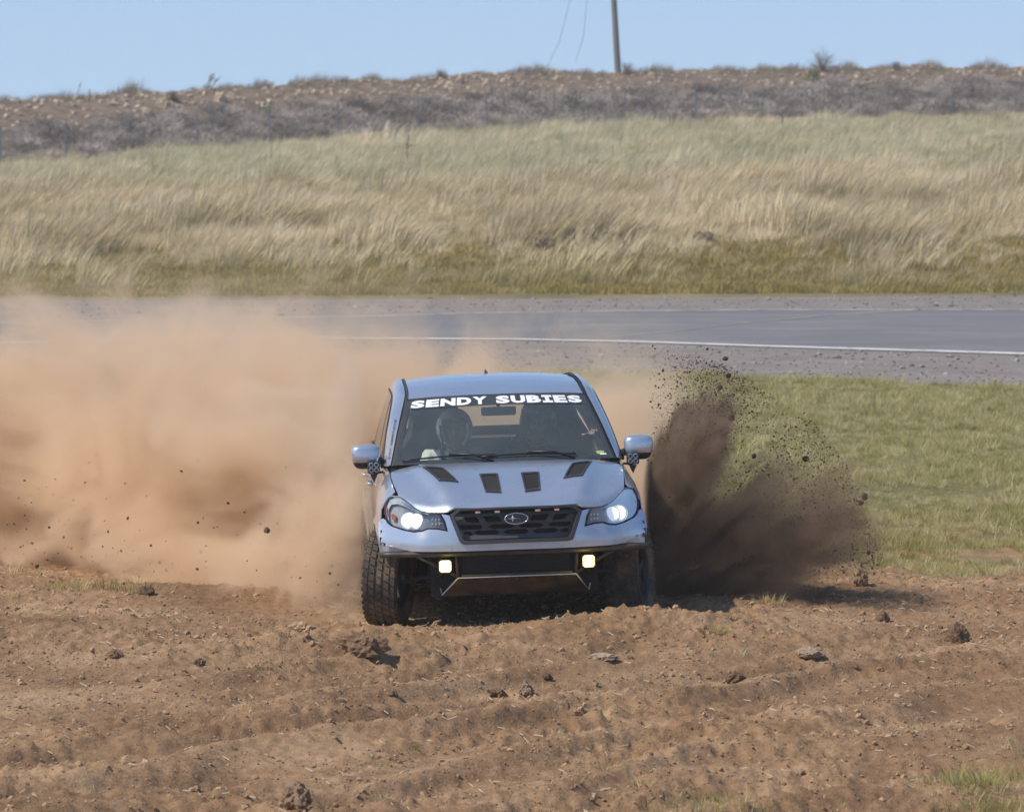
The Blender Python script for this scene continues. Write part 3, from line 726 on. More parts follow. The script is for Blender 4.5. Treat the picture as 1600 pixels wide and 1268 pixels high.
for xx in (-.254, -.124, .146, .274):
    mb = MB(); mb.box((xx, FF(xx, .855)-.002, .854), (.034, .02, .013)); bev(mb.build('amber_marker_light', M['amber'], gr), .003)
# emblem: oval ring with one large and five small four-pointed stars
ey = FF(0, .806)-.022
mb = MB(); mb.lathe([(1, 0), (1, .03)], (0,0,0), 'Y', 40); v = [(p[0]*.078, ey+p[1], .806+p[2]*.038) for p in mb.v]
em = mk('oval_badge', v + [(0, ey, .806)], mb.f + [(2*k, 80, 2*((k+1) % 40)) for k in range(40)], M['emblem'], gr)
mb = MB(); n = 48
for k in range(n):
    a = 2*math.pi*k/n
    for (rx, rz, dy) in ((.081,.040,0),(.078,.0375,-.005),(.0735,.0335,-.005),(.072,.032,0)): mb.v.append((rx*math.cos(a), ey-.001+dy, .806+rz*math.sin(a)))
mb.f = [(k*4+i, k*4+i+1, ((k+1) % n)*4+i+1, ((k+1) % n)*4+i) for k in range(n) for i in range(3)]
mb.build('badge_ring', M['chrome'], gr, True)
def star(x, z, rx, rz):
    mb = MB(); v = [(x, ey-.006, .806+z)]
    for k in range(8):
        a = k*math.pi/4; q = 1 if k % 2 == 0 else .24
        v.append((x+rx*q*math.cos(a), ey-.0025, .806+z+rz*q*math.sin(a)))
    mb.add(v, [(0, 1+k, 1+(k+1) % 8) for k in range(8)]); mb.build('star', M['chrome'], gr)
star(-.024, .001, .042, .026)
for a, b in ((.041,.008),(.020,-.005),(.053,-.004),(-.002,-.018),(.032,-.018)): star(a, b, .014, .0095)
# headlights
for sg in (1, -1):
    h_ = empty('headlight', (0,0,0), CAR)
    P_ = [(sg*a, b) for a, b in hl]; fl = sg > 0
    panel('lamp_housing', P_, lambda x, z: (x, FF(x, z)+.055, z), M['lamp_dark'], h_, [], .03, .004, flip=fl)
    panel('lamp_rim', P_, lambda x, z: (x, FF(x, z)-.001, z), M['gasket'], h_, [shr(P_, .955)], .03, .006, flip=fl)
    eyeb = [(sg*a, b) for a, b in ((.565,.842),(.64,.868),(.68,.895),(.73,.935),(.80,.940),(.828,.925),(.845,.88),(.843,.835),(.832,.81),(.83,.86),(.81,.893),(.77,.90),(.72,.885),(.66,.858),(.60,.845))]
    panel('brow_reflector', eyeb, lambda x, z: (x, FF(x, z)+.018, z), M['lamp_in'], h_, [], .03, .004, flip=fl)
    for cx, r_ in ((.655,.047),(.702,.051)):
        mb = MB(); cy_ = FF(cx, .80)+.028
        mb.lathe([(r_*1.18, -.018), (r_*1.1, .01), (r_*.9, .03)], (sg*cx, cy_, .797), 'Y', 24); mb.build('reflector_ring', M['lamp_in'], h_, True)
        mb = MB(); mb.lathe([(0, -.012), (r_*.55, -.010), (r_*.85, -.004), (r_, .006)], (sg*cx, cy_-(.004 if cx < .68 else 0), .797), 'Y', 24); mb.build('lit_lamp', M['head'], h_, True)
    for k in range(6):
        mb = MB(); xx = .505+.022*(k % 3); zz = .775+.03*(k//3); mb.ball((sg*xx, FF(xx, zz)+.03, zz), (.010, .01, .012), 8, 5); mb.build('reflector_facet', M['lamp_in'], h_, True)
    op = [(sg*a, b) for a, b in ((.790,.790),(.810,.795),(.814,.828),(.802,.835),(.785,.82))]
    panel('turn_signal_reflector', op, lambda x, z: (x, FF(x, z)+.016, z), M['orange'], h_, [], .03, .006, flip=fl)
    op = [(sg*a, b) for a, b in ((.838,.80),(.850,.83),(.851,.875),(.846,.885),(.838,.86))]
    panel('side_marker', op, lambda x, z: (x, FF(x, z)+.004, z), M['orange'], h_, [], .03, .002, flip=fl)
    panel('lens_cover', P_, lambda x, z: (x, FF(x, z)-.003, z), M['lens'], h_, [], .04, 0, flip=fl)
# sides
Wy = ([.3,.5,.7,.9,1.3,2.5,3.6,4.1,4.45], [.862,.884,.896,.900,.892,.888,.893,.87,.79])
def top_x(y): return float(np.interp(y, [.4,.5,.7,.9,1.05,1.2,1.35,3.6,4.1,4.45], [.74,.777,.790,.797,.795,.80,.812,.81,.77,.70]))
def top_z(y): return float(np.interp(y, [.4,.5,.7,.9,1.05,1.2,1.35,3.6,4.1,4.45], [.94,GG(.772,.5)-.001,GG(.788,.7)-.001,GG(.795,.9)-.001,1.068,1.082,1.09,1.125,1.10,1.0]))
def SS(y, z):
    w = float(np.interp(y, *Wy)); xt, zt = top_x(y), top_z(y)
    if z > .80: return w-(w-xt)*min(1.05, (z-.80)/max(zt-.80, .01))**2.6
    fl = .022*math.exp(-((math.hypot(y-.88, z-.36)-.40)/.035)**2) + .022*math.exp(-((math.hypot(y-3.515, z-.36)-.40)/.035)**2)
    return w-.05*((.80-z)/.5)**2 - .018*math.exp(-((z-.62)/.05)**2)*(1.35 < y < 3.0) + fl
def arc(cy_, cz, r_, a0, a1, n=14): return [(cy_+r_*math.cos(rad(a0+(a1-a0)*k/n)), cz+r_*math.sin(rad(a0+(a1-a0)*k/n))) for k in range(n+1)]
def topline(y0, y1, n=8): return [(y0+(y1-y0)*k/n, top_z(y0+(y1-y0)*k/n)) for k in range(n+1)]
fender = [(.445,.61),(.455,.70),(.47,.785),(.505,.80),(.53,.86),(.53,.92)] + topline(.55, 1.20) + [(1.245,.80),(1.24,.5),(1.24,.40)] + arc(.88, .36, .385, 12, 150)[0:] + [(.50,.57)]
fdoor = topline(1.215, 2.36) + [(2.36,.34),(1.255,.34),(1.255,.5),(1.26,.80)]
rdoor = topline(2.375, 3.30) + [(3.20,.80),(3.08,.62),(3.06,.34),(2.375,.34)]
quart = topline(3.315, 4.42) + [(4.45,.80),(4.42,.50),(3.95,.42)] + arc(3.515, .36, .40, 8, 176) + [(3.09,.62),(3.215,.80)]
for sg in (1, -1):
    for nm, pl in (('front_fender', fender), ('front_door', fdoor), ('rear_door', rdoor), ('rear_quarter_panel', quart)):
        o = panel(nm, pl, lambda y, z: (sg*SS(y, z), y, z), M['paint'], CAR, [], .05, .006, flip=(sg < 0))
        if 'door' in nm:
            yy0 = 2.2 if nm == 'front_door' else 3.12
            mb = MB(); mb.tube([(sg*(SS(yy0-.2, .93)+.0), yy0-.2, .93), (sg*(SS(yy0-.17, .93)+.035), yy0-.17, .93), (sg*(SS(yy0-.03, .93)+.035), yy0-.03, .93), (sg*SS(yy0, .93), yy0, .93)], .012, 8); mb.build('door_handle', M['paint'], o, True)
    mb = MB(); mb.box((sg*.845, 2.2, .325), (.05, 1.9, .06)); bev(mb.build('side_sill', M['plastic'], CAR), .01)
    for yc in (.88, 3.515):
        mb = MB(); P_ = arc(yc, .36, .395, -8, 112 if yc < 2 else 188, 16); mb.grid([[(sg*.50, a, b) for a, b in P_], [(sg*.87, a, b) for a, b in P_]]); mb.build('wheel_arch_liner', M['under'], CAR)
# fender scuffs left of the lamp: two black clips
for a, b, l in ((.886,.705,.022),(.893,.655,.026)):
    for sg in (-1, 1):
        mb = MB(); mb.box((sg*a, FF(a, b)-.006, b), (.008, .012, l*2)); mb.build('black_clip', M['plastic'], CAR)
# lower sills of the nose: tube bar, stays, fog lights, radiator, skid plate
bb = empty('tube_bumper', (0,0,0), CAR)
mb = MB(); mb.tube([(x, .085+.13*(abs(x)/.9)**2.2, .578) for x in np.linspace(-.905, .905, 25)], .0195, 12); mb.build('cross_tube', M['black_paint'], bb, True)
for sg in (1, -1):
    for p, q, r_ in (((.66,.15,.565),(.44,.16,.445),.011), ((.44,.16,.445),(.40,.16,.42),.011), ((.40,.13,.575),(.395,.15,.42),.011), ((.45,.30,.60),(.44,.12,.578),.014)):
        mb = MB(); mb.tube([(sg*p[0], p[1], p[2]), (sg*q[0], q[1], q[2])], r_, 8); mb.build('stay', M['black_paint'], bb, True)
    mb = MB(); mb.tube([(sg*.74,.62,.36),(sg*.60,.52,.39),(sg*.50,.40,.405)], .014, 8); mb.ball((sg*.50,.39,.405), .028, 8, 6); mb.build('suspension_arm', M['under'], CAR, True)
    f_ = empty('fog_light', (0,0,0), CAR); cx = sg*.479; fy = .085
    mb = MB(); mb.box((cx, fy+.03, .498), (.088, .05, .088)); bev(mb.build('lamp_body', M['plastic'], f_), .01)
    mb = MB(); mb.box((cx, fy+.035, .562), (.075, .04, .006)); mb.box((cx-sg*.075, fy+.04, .515), (.006, .05, .075)); mb.build('lamp_bracket', M['black_paint'], f_)
    for dx in (-.0185, .0185):
        for dz in (-.0185, .0185):
            mb = MB(); mb.lathe([(0,-.004),(.014,-.003),(.0175,.001),(.0175,.012)], (cx+dx, fy, .498+dz), 'Y', 20); mb.build('lit_lens', M['fog'], f_, True)
    mb = MB(); Q = [(.040,.028),(.040,-.028),(.028,-.040),(-.028,-.040),(-.040,-.028),(-.040,.028),(-.028,.040),(.028,.040)]
    mb.add([(cx+a, fy+.003, .498+b) for a, b in Q], [tuple(range(8))]); mb.build('yellow_halo_plate', M['fogy'], f_)  # glowing yellow plate standing in for the halo around the lit lenses
for sg in (1, -1):
    pl = bpy.data.lights.new('fog_lamp_glow', 'POINT'); pl.energy = .5; pl.color = (1, .78, .12); pl.shadow_soft_size = .03
    po = bpy.data.objects.new('fog_lamp_glow', pl); COL.objects.link(po); po.parent = CAR; po.location = (sg*.479, .035, .498)
mb = MB(); mb.box((0, .19, .500), (.74, .02, .135)); rp = mb.build('radiator_panel', M['mesh'], CAR)
mb = MB()
for k in range(13): mb.box((0, .174, .445+.009*k), (.72, .008, .0025))
for k in range(46): mb.box((-.35+.0155*k, .172, .50), (.002, .006, .12))
mb.build('radiator_fins', M['plastic'], rp)
mb = MB(); mb.tube([(x, .11, .428) for x in (-.37, .37)], .009, 8); mb.build('lower_tube', M['black_paint'], bb, True)
sk = [(-.395,0),(.395,0),(.492,1),(-.492,1)]
slots = [[(x-.012,.055),(x+.012,.055),(x+.012,.125),(x-.012,.125)] for x in np.linspace(-.335, .335, 11)]
sp = panel('skid_plate', sk, lambda x, s: (x, .115+.235*s, .413-.13*s), M['skid'], CAR, slots, .06, .006, flip=False, smooth=False)
for sg in (1, -1):
    mb = MB(); mb.tube([(sg*.396,.113,.413),(sg*.493,.348,.284),(sg*.505,.345,.33)], .0045, 6); mb.build('bent_lip', M['lamp_in'], sp, True)
mb = MB(); mb.tube([(-.395,.112,.415),(.395,.112,.415)], .004, 6); mb.build('front_lip', M['lamp_in'], sp, True)
for x in (-.33, -.11, .12, .33):
    mb = MB(); mb.ball((x, .16, .392), (.007,.004,.007), 8, 5); mb.build('bolt', M['chrome'], sp)
mb = MB(); mb.box((0, .40, .44), (1.12, .06, .34)); mb.build('splash_shield', M['under'], CAR)
mb = MB(); mb.box((0, 2.3, .42), (1.10, 3.7, .32)); mb.box((0, 2.4, .33), (1.5, 1.9, .12)); mb.build('underbody', M['under'], CAR)
mb = MB(); mb.box((0, .75, .80), (1.0, .5, .06)); mb.build('engine_bay_floor', M['under'], CAR)
# roof and glasshouse
def RR(x, y):
    return float(np.interp(y, [1.84,1.95,2.1,2.3,2.6,3.0,3.6,4.15], [1.532,1.560,1.588,1.612,1.628,1.630,1.60,1.53])) - .024*(x/.6)**2 - .01*(abs(x)/.6)**6
roof = panel('roof', mir([(0,1.862),(.3,1.875),(.5,1.905),(.612,1.935),(.600,2.2),(.597,2.6),(.58,3.2),(.55,4.1),(0,4.15)]), lambda x, y: (x, y, RR(x, y)), M['paint'], CAR, [], .06, .01)
panel('headliner', mir([(0,1.90),(.57,1.97),(.56,3.2),(.5,4.05),(0,4.08)]), lambda x, y: (x, y, RR(x, y)-.045), M['lining'], CAR, [], .12, .004)
mb = MB(); mb.add([(-.012,3.0,RR(0,3.0)),(.012,3.0,RR(0,3.0)),(.012,3.12,RR(0,3.1)),(-.012,3.12,RR(0,3.1)),(0,3.12,RR(0,3.1)+.028)], [(0,1,4),(1,2,4),(2,3,4),(3,0,4)]); mb.build('fin_antenna', M['plastic'], roof)
A_ = spline([(.757,1.20,1.106),(.690,1.56,1.318),(.621,1.93,1.508),(.607,2.1,1.560),(.602,2.5,1.595),(.587,3.2,1.600),(.552,4.08,1.505)], 8)
C_ = spline([(.800,1.235,1.100),(.738,1.61,1.330),(.670,1.99,1.525),(.653,2.2,1.580),(.648,2.6,1.602),(.633,3.3,1.597),(.59,4.08,1.490)], 8)
D_ = spline([(.826,1.33,1.090),(.782,1.72,1.290),(.722,2.12,1.480),(.706,2.42,1.528),(.700,2.9,1.535),(.685,3.4,1.515),(.64,4.0,1.400)], 8)
def dy(y): 
    return tuple(float(np.interp(y, [p[1] for p in D_], [p[k] for p in D_])) for k in (0, 2))
for sg in (1, -1):
    m_ = lambda P_: [(sg*p[0], p[1], p[2]) for p in P_]
    B_ = [(a[0]+.020, a[1]+.012, a[2]-.006) for a in A_]
    mb = MB(); mb.grid([m_(A_), m_(B_)]); mb.build('roof_gasket', M['gasket'], CAR, True)
    E1 = [tuple(.55*b[k]+.45*c[k] + (.004 if k != 1 else 0) for k in range(3)) for b, c in zip(B_, C_)]
    B2 = [(b[0]+.002, b[1], b[2]+.010) for b in B_]
    mid = [tuple(.5*c[k]+.5*d[k] + ((.010, 0, .006)[k]) for k in range(3)) for c, d in zip(C_, D_)]
    mb = MB(); mb.grid([m_(B2), m_(E1), m_(C_), m_(mid), m_(D_)]); pil = mb.build('roof_pillar', M['paint'], CAR, True)
    In = [(d[0]-.05, d[1], d[2]-.01) for d in D_]; A2 = [(a[0]-.01, a[1]+.01, a[2]-.03) for a in A_]
    mb = MB(); mb.grid([m_(D_), m_(In), m_(A2)]); mb.build('pillar_trim', M['interior'], CAR, True)
    def seg(name, y0, y1, mat, top=0.0, n=8, off=0.):
        mb = MB(); rows = []
        for k in range(n+1):
            y = y0+(y1-y0)*k/n; dx_, dz_ = dy(max(y, 1.34)); r_ = []
            for j in range(5):
                q = j/4; r_.append((sg*(dx_+(.815-dx_)*q+.008*math.sin(q*3.14)-off), y, dz_+(top_z(y)-.002-dz_)*q))
            rows.append(r_)
        mb.grid(rows); return mb.build(name, mat, CAR, True)
    w1 = seg('front_side_window', 1.37, 2.38, M['side_glass']); seg('door_pillar', 2.38, 2.50, M['gasket']); seg('rear_side_window', 2.50, 3.28, M['side_glass'])
    seg('rear_pillar', 3.28, 3.36, M['gasket']); seg('quarter_window', 3.36, 3.62, M['side_glass']); seg('rear_corner_panel', 3.62, 4.0, M['paint'])
    mb = MB(); mb.tube([(sg*dy(y)[0]*1.002, y, dy(y)[1]-.004) for y in np.linspace(1.36, 3.6, 20)], .009, 6); mb.tube([(sg*.817, y, top_z(y)+.002) for y in np.linspace(1.34, 3.6, 12)], .009, 6); mb.build('window_trim', M['gasket'], w1, True)
    mb = MB(); mb.add([(sg*.64,4.0,1.40),(sg*.59,4.08,1.49),(sg*.57,4.12,1.515),(sg*.70,4.40,1.08),(sg*.79,4.10,1.10),(sg*.812,4.0,1.105)], [(0,1,2,3,4,5)]); mb.build('rear_corner_infill', M['paint'], CAR)
def WS(s, t, off=0.):
    x = s*(.757+(.621-.757)*t); q = 1-s*s
    return (x, 1.20-.09*q+(.73+.02*q)*t-off*.5, 1.106+.004*q+(.402+.020*q)*t+.016*math.sin(math.pi*t)+off*.87)
mb = MB(); mb.grid([[WS(s, t) for s in np.linspace(-1, 1, 25)] for t in np.linspace(0, 1, 13)])
ws = mb.build('windscreen', M['windshield'], CAR, True)
def ws_patch(name, ss_, ts, mat, off, ns=20, nt=3):
    mb = MB(); mb.grid([[WS(s, t, off) for s in np.linspace(*ss_, ns)] for t in np.linspace(*ts, nt)]); return mb.build(name, mat, ws, True)
ws_patch('sun_band', (-.995,.995), (.825,.995), M['band'], .003)
ws_patch('black_border', (-.998,-.955), (.0,.825), M['band'], .002, 3, 12); ws_patch('black_border', (.955,.998), (.0,.825), M['band'], .002, 3, 12)
ws_patch('black_border', (-.955,.955), (.0,.055), M['band'], .002, 20, 3)
ws_patch('registration_sticker', (.86,.93), (.06,.10), M['sticker'], .004, 3, 3); ws_patch('registration_sticker', (.885,.945), (.045,.062), M['white'], .005, 3, 3)
# lettering
def text_mesh(ch, bold=.03):
    cu = bpy.data.curves.new('glyph', 'FONT'); cu.body = ch; cu.offset = bold; cu.resolution_u = 3
    o = bpy.data.objects.new('glyph', cu); COL.objects.link(o); dg = bpy.context.evaluated_depsgraph_get(); dg.update()
    me = o.evaluated_get(dg).to_mesh(); v = np.array([x.co[:2] for x in me.vertices]); f = [tuple(p.vertices) for p in me.polygons]
    o.evaluated_get(dg).to_mesh_clear(); bpy.data.objects.remove(o); bpy.data.curves.remove(cu); return v, f
def lettering(name, txt, place, mat, parent, bold=.035, gap=.10, serif=True, spacew=.55):
    "place(u in 0..1 along, v in 0..1 up)"
    wd = dict(S=1.0, E=.95, N=1.1, D=1.05, Y=1.05, U=1.05, B=1.05, I=.75); tot = sum(wd.get(c, 1.) + gap if c != ' ' else spacew for c in txt); cur = 0; mb = MB()
    for c in txt:
        if c == ' ': cur += spacew; continue
        w = wd.get(c, 1.)
        if c == 'I' and serif:
            v = np.array([(0,0),(1,0),(1,.27),(.70,.27),(.70,.73),(1,.73),(1,1),(0,1),(0,.73),(.30,.73),(.30,.27),(0,.27)]); f = [(0,1,2,3,10,11),(3,4,9,10),(4,5,6,7,8,9)]
        else:
            v, f = text_mesh(c, bold); v = (v-v.min(0))/(v.max(0)-v.min(0))
        mb.add([place((cur+p[0]*w)/tot, p[1]) for p in v], f); cur += w+gap
    return mb.build(name, mat, parent)
lettering('banner_lettering', 'SENDY SUBIES', lambda u, v: WS(-.945+1.895*u, .842+.128*v, .006), M['white'], ws, .06)
pa = [(-p[0], p[1], p[2]) for p in C_]
def along(u, v):
    k = 1.2+9.2*(1-u); i = int(k); f = k-i; a = Vector(pa[i]).lerp(Vector(pa[i+1]), f)
    e = Vector((-E1[i][0], E1[i][1], E1[i][2])); d_ = (e-Vector(pa[i]))
    return tuple(a + d_*(.85*v+.02) + Vector((-.003, -.006, .004)))
lettering('pillar_lettering', 'SCRUMBLADE', along, M['inkdark'], CAR, .04, .12, False)
# cowl and wipers
mb = MB(); mb.grid([[(x, 1.02+.09*(x/.78)**2, GG(x, 1.04)-.03) for x in np.linspace(-.78, .78, 15)], [(x, 1.13+.10*(x/.78)**2, 1.088) for x in np.linspace(-.78, .78, 15)]]); mb.build('cowl', M['plastic'], CAR)
for s0, s1, t0, t1 in ((-.93,-.08,.035,.075), (-.22,.66,.055,.05)):
    w_ = empty('wiper', (0,0,0), CAR)
    mb = MB(); mb.tube([WS(s0+(s1-s0)*k/10, t0+(t1-t0)*k/10+.022*math.sin(k/10*3.14), .016) for k in range(11)], .007, 6); mb.build('wiper_blade', M['plastic'], w_, True)
    mb = MB(); mb.tube([WS(s1-.02, .0, .01), WS(s1-.2, .05, .04), WS((s0+s1)/2, (t0+t1)/2+.03, .026)], .008, 6); mb.build('wiper_arm', M['plastic'], w_, True)
# hatch
def HT(s, t): 
    h = .57+(.70-.57)*t; return (s*h, 4.12+.28*t+.03*(1-s*s), 1.525-.445*t)
mb = MB(); mb.grid([[HT(s, t) for s in np.linspace(-.86, .86, 9)] for t in np.linspace(.10, .80, 5)]); mb.build('rear_window', M['side_glass'], CAR, True)
mb = MB()
for ss_, ts in (((-1,-.86),(0,1)),((.86,1),(0,1)),((-.86,.86),(0,.10)),((-.86,.86),(.80,1))): mb.grid([[HT(s, t) for s in np.linspace(*ss_, 6)] for t in np.linspace(*ts, 5)])
mb.grid([[(s*w_, y, z) for s in np.linspace(-1, 1, 7)] for w_, y, z in ((.70,4.41,1.08),(.78,4.44,.85),(.78,4.42,.50))]); mb.build('tailgate', M['paint'], CAR)
# mirrors
for sg in (1, -1):
    m_ = empty('door_mirror', (0,0,0), CAR); cx = .943
    mb = MB(); mb.ball((0,0,0), (1,1,1), 24, 16, .55)
    up = [(sg*(cx+.098*p[0]*(1+.10*p[2])), 1.36+.085*p[1]*(1 if p[1] < 0 else .45), 1.166+.084*max(p[2], -.45)) for p in mb.v]; mk('mirror_shell', up, mb.f, M['paint'], m_, True)
    lo = [(sg*(cx+.095*p[0]*(1+.10*p[2])), 1.363+.083*p[1]*(1 if p[1] < 0 else .45), 1.168+.088*min(p[2], -.30)) for p in mb.v]; mk('mirror_base', lo, mb.f, M['plastic'], m_, True)
    mb = MB(); mb.box((sg*.862, 1.36, 1.135), (.06, .05, .05)); mb.box((sg*.832, 1.40, 1.115), (.02, .12, .07)); bev(mb.build('mirror_stalk', M['plastic'], m_), .008)
    px_ = sg*.893; pz = 1.095
    p_ = m_
    mb = MB(); mb.box((px_, 1.262, pz), (.086, .05, .082)); bev(mb.build('pod_light', M['plastic'], p_), .012, 3)
    mb = MB(); 
    for dx in (-.018,.018):
        for dz in (-.017,.017): mb.lathe([(0,.004),(.010,.003),(.016,-.002),(.017,.004)], (px_+dx, 1.234, pz+dz), 'Y', 14)
    mb.build('pod_light_lenses', M['lamp_dark'], p_, True)
    mb = MB(); mb.add([(px_-.028,1.262,pz-.045),(px_+.028,1.262,pz-.045),(px_,1.262,pz-.105),(px_-.028,1.28,pz-.045),(px_+.028,1.28,pz-.045),(px_,1.28,pz-.105)], [(0,1,2),(5,4,3),(0,3,4,1),(1,4,5,2),(2,5,3,0)]); mb.tube([(px_,1.275,pz-.045),(sg*.83,1.30,1.06)], .008, 6); mb.build('pod_bracket', M['black_paint'], p_)
# wheels
def tyre_mesh():
    R_, w = .335, .112; mb = MB()
    prof = [(.205,-.09),(.235,-.108),(.285,-.118),(.315,-.112),(.326,-.098),(.326,.098),(.315,.112),(.285,.118),(.235,.108),(.205,.09),(.205,-.09)]
    mb.lathe(prof, (0,0,0), 'X', 56)
    rows = [(-.094,.030,0),(-.052,.036,.5),(0,.034,0),(.052,.036,.5),(.094,.030,0)]; n = 40
    for xc, ww, ph in rows:
        for k in range(n):
            a = 2*math.pi*(k+ph)/n; da = 2*math.pi/n*.40; v = []
            for r_ in (.322, .3365 - (.004 if abs(xc) > .09 else 0)):
                for ax, aa in ((-1,-1),(1,-1),(1,1),(-1,1)):
                    an = a+aa*da+ax*.02; v.append((xc+ax*ww*.5, r_*math.cos(an), r_*math.sin(an)))
            mb.add(v, [(4,5,6,7),(0,1,5,4),(1,2,6,5),(2,3,7,6),(3,0,4,7)])
    for sg in (-1, 1):
        for k in range(n):
            a = 2*math.pi*(k+.25)/n; da = 2*math.pi/n*.28; v = []
            for x in (.113, .1195):
                for r_, aa in ((.298,-1),(.323,-1),(.323,1),(.298,1)): v.append((sg*x, r_*math.cos(a+aa*da), r_*math.sin(a+aa*da)))
            mb.add(v, [(4,5,6,7),(0,1,5,4),(1,2,6,5),(2,3,7,6),(3,0,4,7)])
    return mesh_data('tyre', mb.v, mb.f, M['rubber'])
def rim_mesh():
    mb = MB(); mb.lathe([(.207,-.095),(.198,-.085),(.185,-.07),(.180,.06),(.195,.085),(.207,.095)], (0,0,0), 'X', 40)
    for k in range(5):
        a = 2*math.pi*k/5; rot = Matrix.Rotation(a, 3, 'X'); c = rot @ Vector((.05, 0, .11)); mb.box(c, (.03, .05, .17), rot)
    mb.lathe([(0,.07),(.03,.075),(.05,.06),(.055,.0),(0,0)], (0,0,0), 'X', 16); return mesh_data('rim', mb.v, mb.f, M['rim'], False)
TM, RM = tyre_mesh(), rim_mesh()
for x, y, z, st_, cam_ in ((-.822,.875,.372,-15.5,5.0),(.815,.875,.345,-15.5,-3.0),(-.80,3.515,.36,0,2),(.80,3.515,.33,0,-2)):
    w_ = empty('wheel', (x, y, z), CAR)
    # steer: front of both front wheels swings towards the left of the picture
    w_.rotation_euler = (Matrix.Rotation(rad(st_), 3, 'Z') @ Matrix.Rotation(rad(cam_), 3, 'Y')).to_euler()
    obj('tyre', TM, w_); r_ = obj('rim', RM, w_)
    if x < 0: r_.rotation_euler = (0, 0, math.pi)
# interior
mb = MB(); P_ = []
for y, z0 in ((1.14,1.055),(1.22,1.070),(1.40,1.068),(1.58,1.060),(1.68,1.03),(1.70,.92),(1.68,.70)):
    P_.append([(x, y, z0 + (.058*math.exp(-((x-.37)/.16)**4)+.035*math.exp(-((x+.0)/.15)**4))*(1 if 1.3 < y < 1.69 else .3 if y < 1.3 else 0)) for x in np.linspace(-.74, .74, 40)])  # humps: instrument cowl, plus reflections in the glass put into the shape
mb.grid(P_); mb.build('dashboard', M['dash'], CAR, True)
mb = MB(); mb.box((0, 2.5, .62), (1.45, 2.6, .04)); mb.box((0, 2.0, .75), (.22, 1.0, .22)); mb.build('cabin_floor', M['interior'], CAR)
def seat(xc):
    s_ = empty('racing_seat', (0,0,0), CAR)
    mb = MB()
    prof = [(.24,2.18,.66),(.25,2.45,.68),(.26,2.53,.80),(.27,2.60,1.00),(.25,2.63,1.12),(.17,2.63,1.22),(.15,2.62,1.36),(.12,2.61,1.415),(.04,2.60,1.43)]
    rows = []
    for w, y, z in prof: rows.append([(xc+w*q, y-.10*abs(q)**3*(1 if z < 1.2 else .6), z) for q in np.linspace(-1, 1, 9)])
    mb.grid(rows); o = mb.build('backrest', M['fabric'], s_, True); solid(o, .05)
    mb = MB(); mb.box((xc, 2.22, .66), (.46, .46, .10)); bev(mb.build('seat_cushion', M['fabric'], s_), .03)
    for sg in (1, -1):
        mb = MB(); mb.tube([(xc+sg*.09, 2.56, 1.20), (xc+sg*.085, 2.50, 1.12), (xc+sg*.07, 2.40, 1.05)], .012, 6); mb.build('harness_strap', M['belt'], s_)
seat(-.40); seat(.40)
mb = MB(); mb.box((0, 3.25, .80), (1.2, .2, .50), Matrix.Rotation(rad(-12), 3, 'X')); bev(mb.build('rear_bench', M['fabric'], CAR), .04)
for x in (-.38, .38):
    mb = MB(); mb.box((x, 3.32, 1.10), (.24, .09, .13)); bev(mb.build('rear_headrest', M['fabric'], CAR), .03)
sw = empty('steering_wheel', (0,0,0), CAR); rt = Matrix.Rotation(rad(24), 3, 'X'); c0 = Vector((.375, 1.76, 1.018))
mb = MB(); mb.tube([c0 + rt @ Vector((.183*math.cos(a), 0, .183*math.sin(a))) for a in np.linspace(0, 2*math.pi, 33)], .0155, 8, False); mb.build('wheel_ring', M['plastic'], sw, True)
mb = MB(); mb.box(c0, (.11, .05, .10), rt); mb.box(c0, (.34, .02, .035), rt); mb.box(c0+rt @ Vector((0,0,-.09)), (.035,.02,.17), rt); mb.build('wheel_spokes', M['interior'], sw)
rv = MB(); rv.box((.006, 1.75, 1.424), (.245, .03, .062)); o = bev(rv.build('rear_view_mirror', M['interior'], CAR), .02, 3)
mb = MB(); mb.tube([(.006,1.76,1.45),(.006,1.80,1.50)], .012, 6); mb.build('mirror_stem', M['interior'], o)
# roll cage
for sg in (1, -1):
    mb = MB(); mb.tube([(sg*.66,2.72,.65),(sg*.63,2.72,1.25),(sg*.56,2.72,1.50)], .022, 8); mb.build('roll_cage_tube', M['black_paint'], CAR, True)
mb = MB(); mb.tube([(-.56,2.72,1.50),(.56,2.72,1.50)], .022, 8); mb.tube([(-.62,2.72,1.22),(.62,2.72,1.22)], .018, 8); mb.build('roll_cage_crossbar', M['black_paint'], CAR, True)
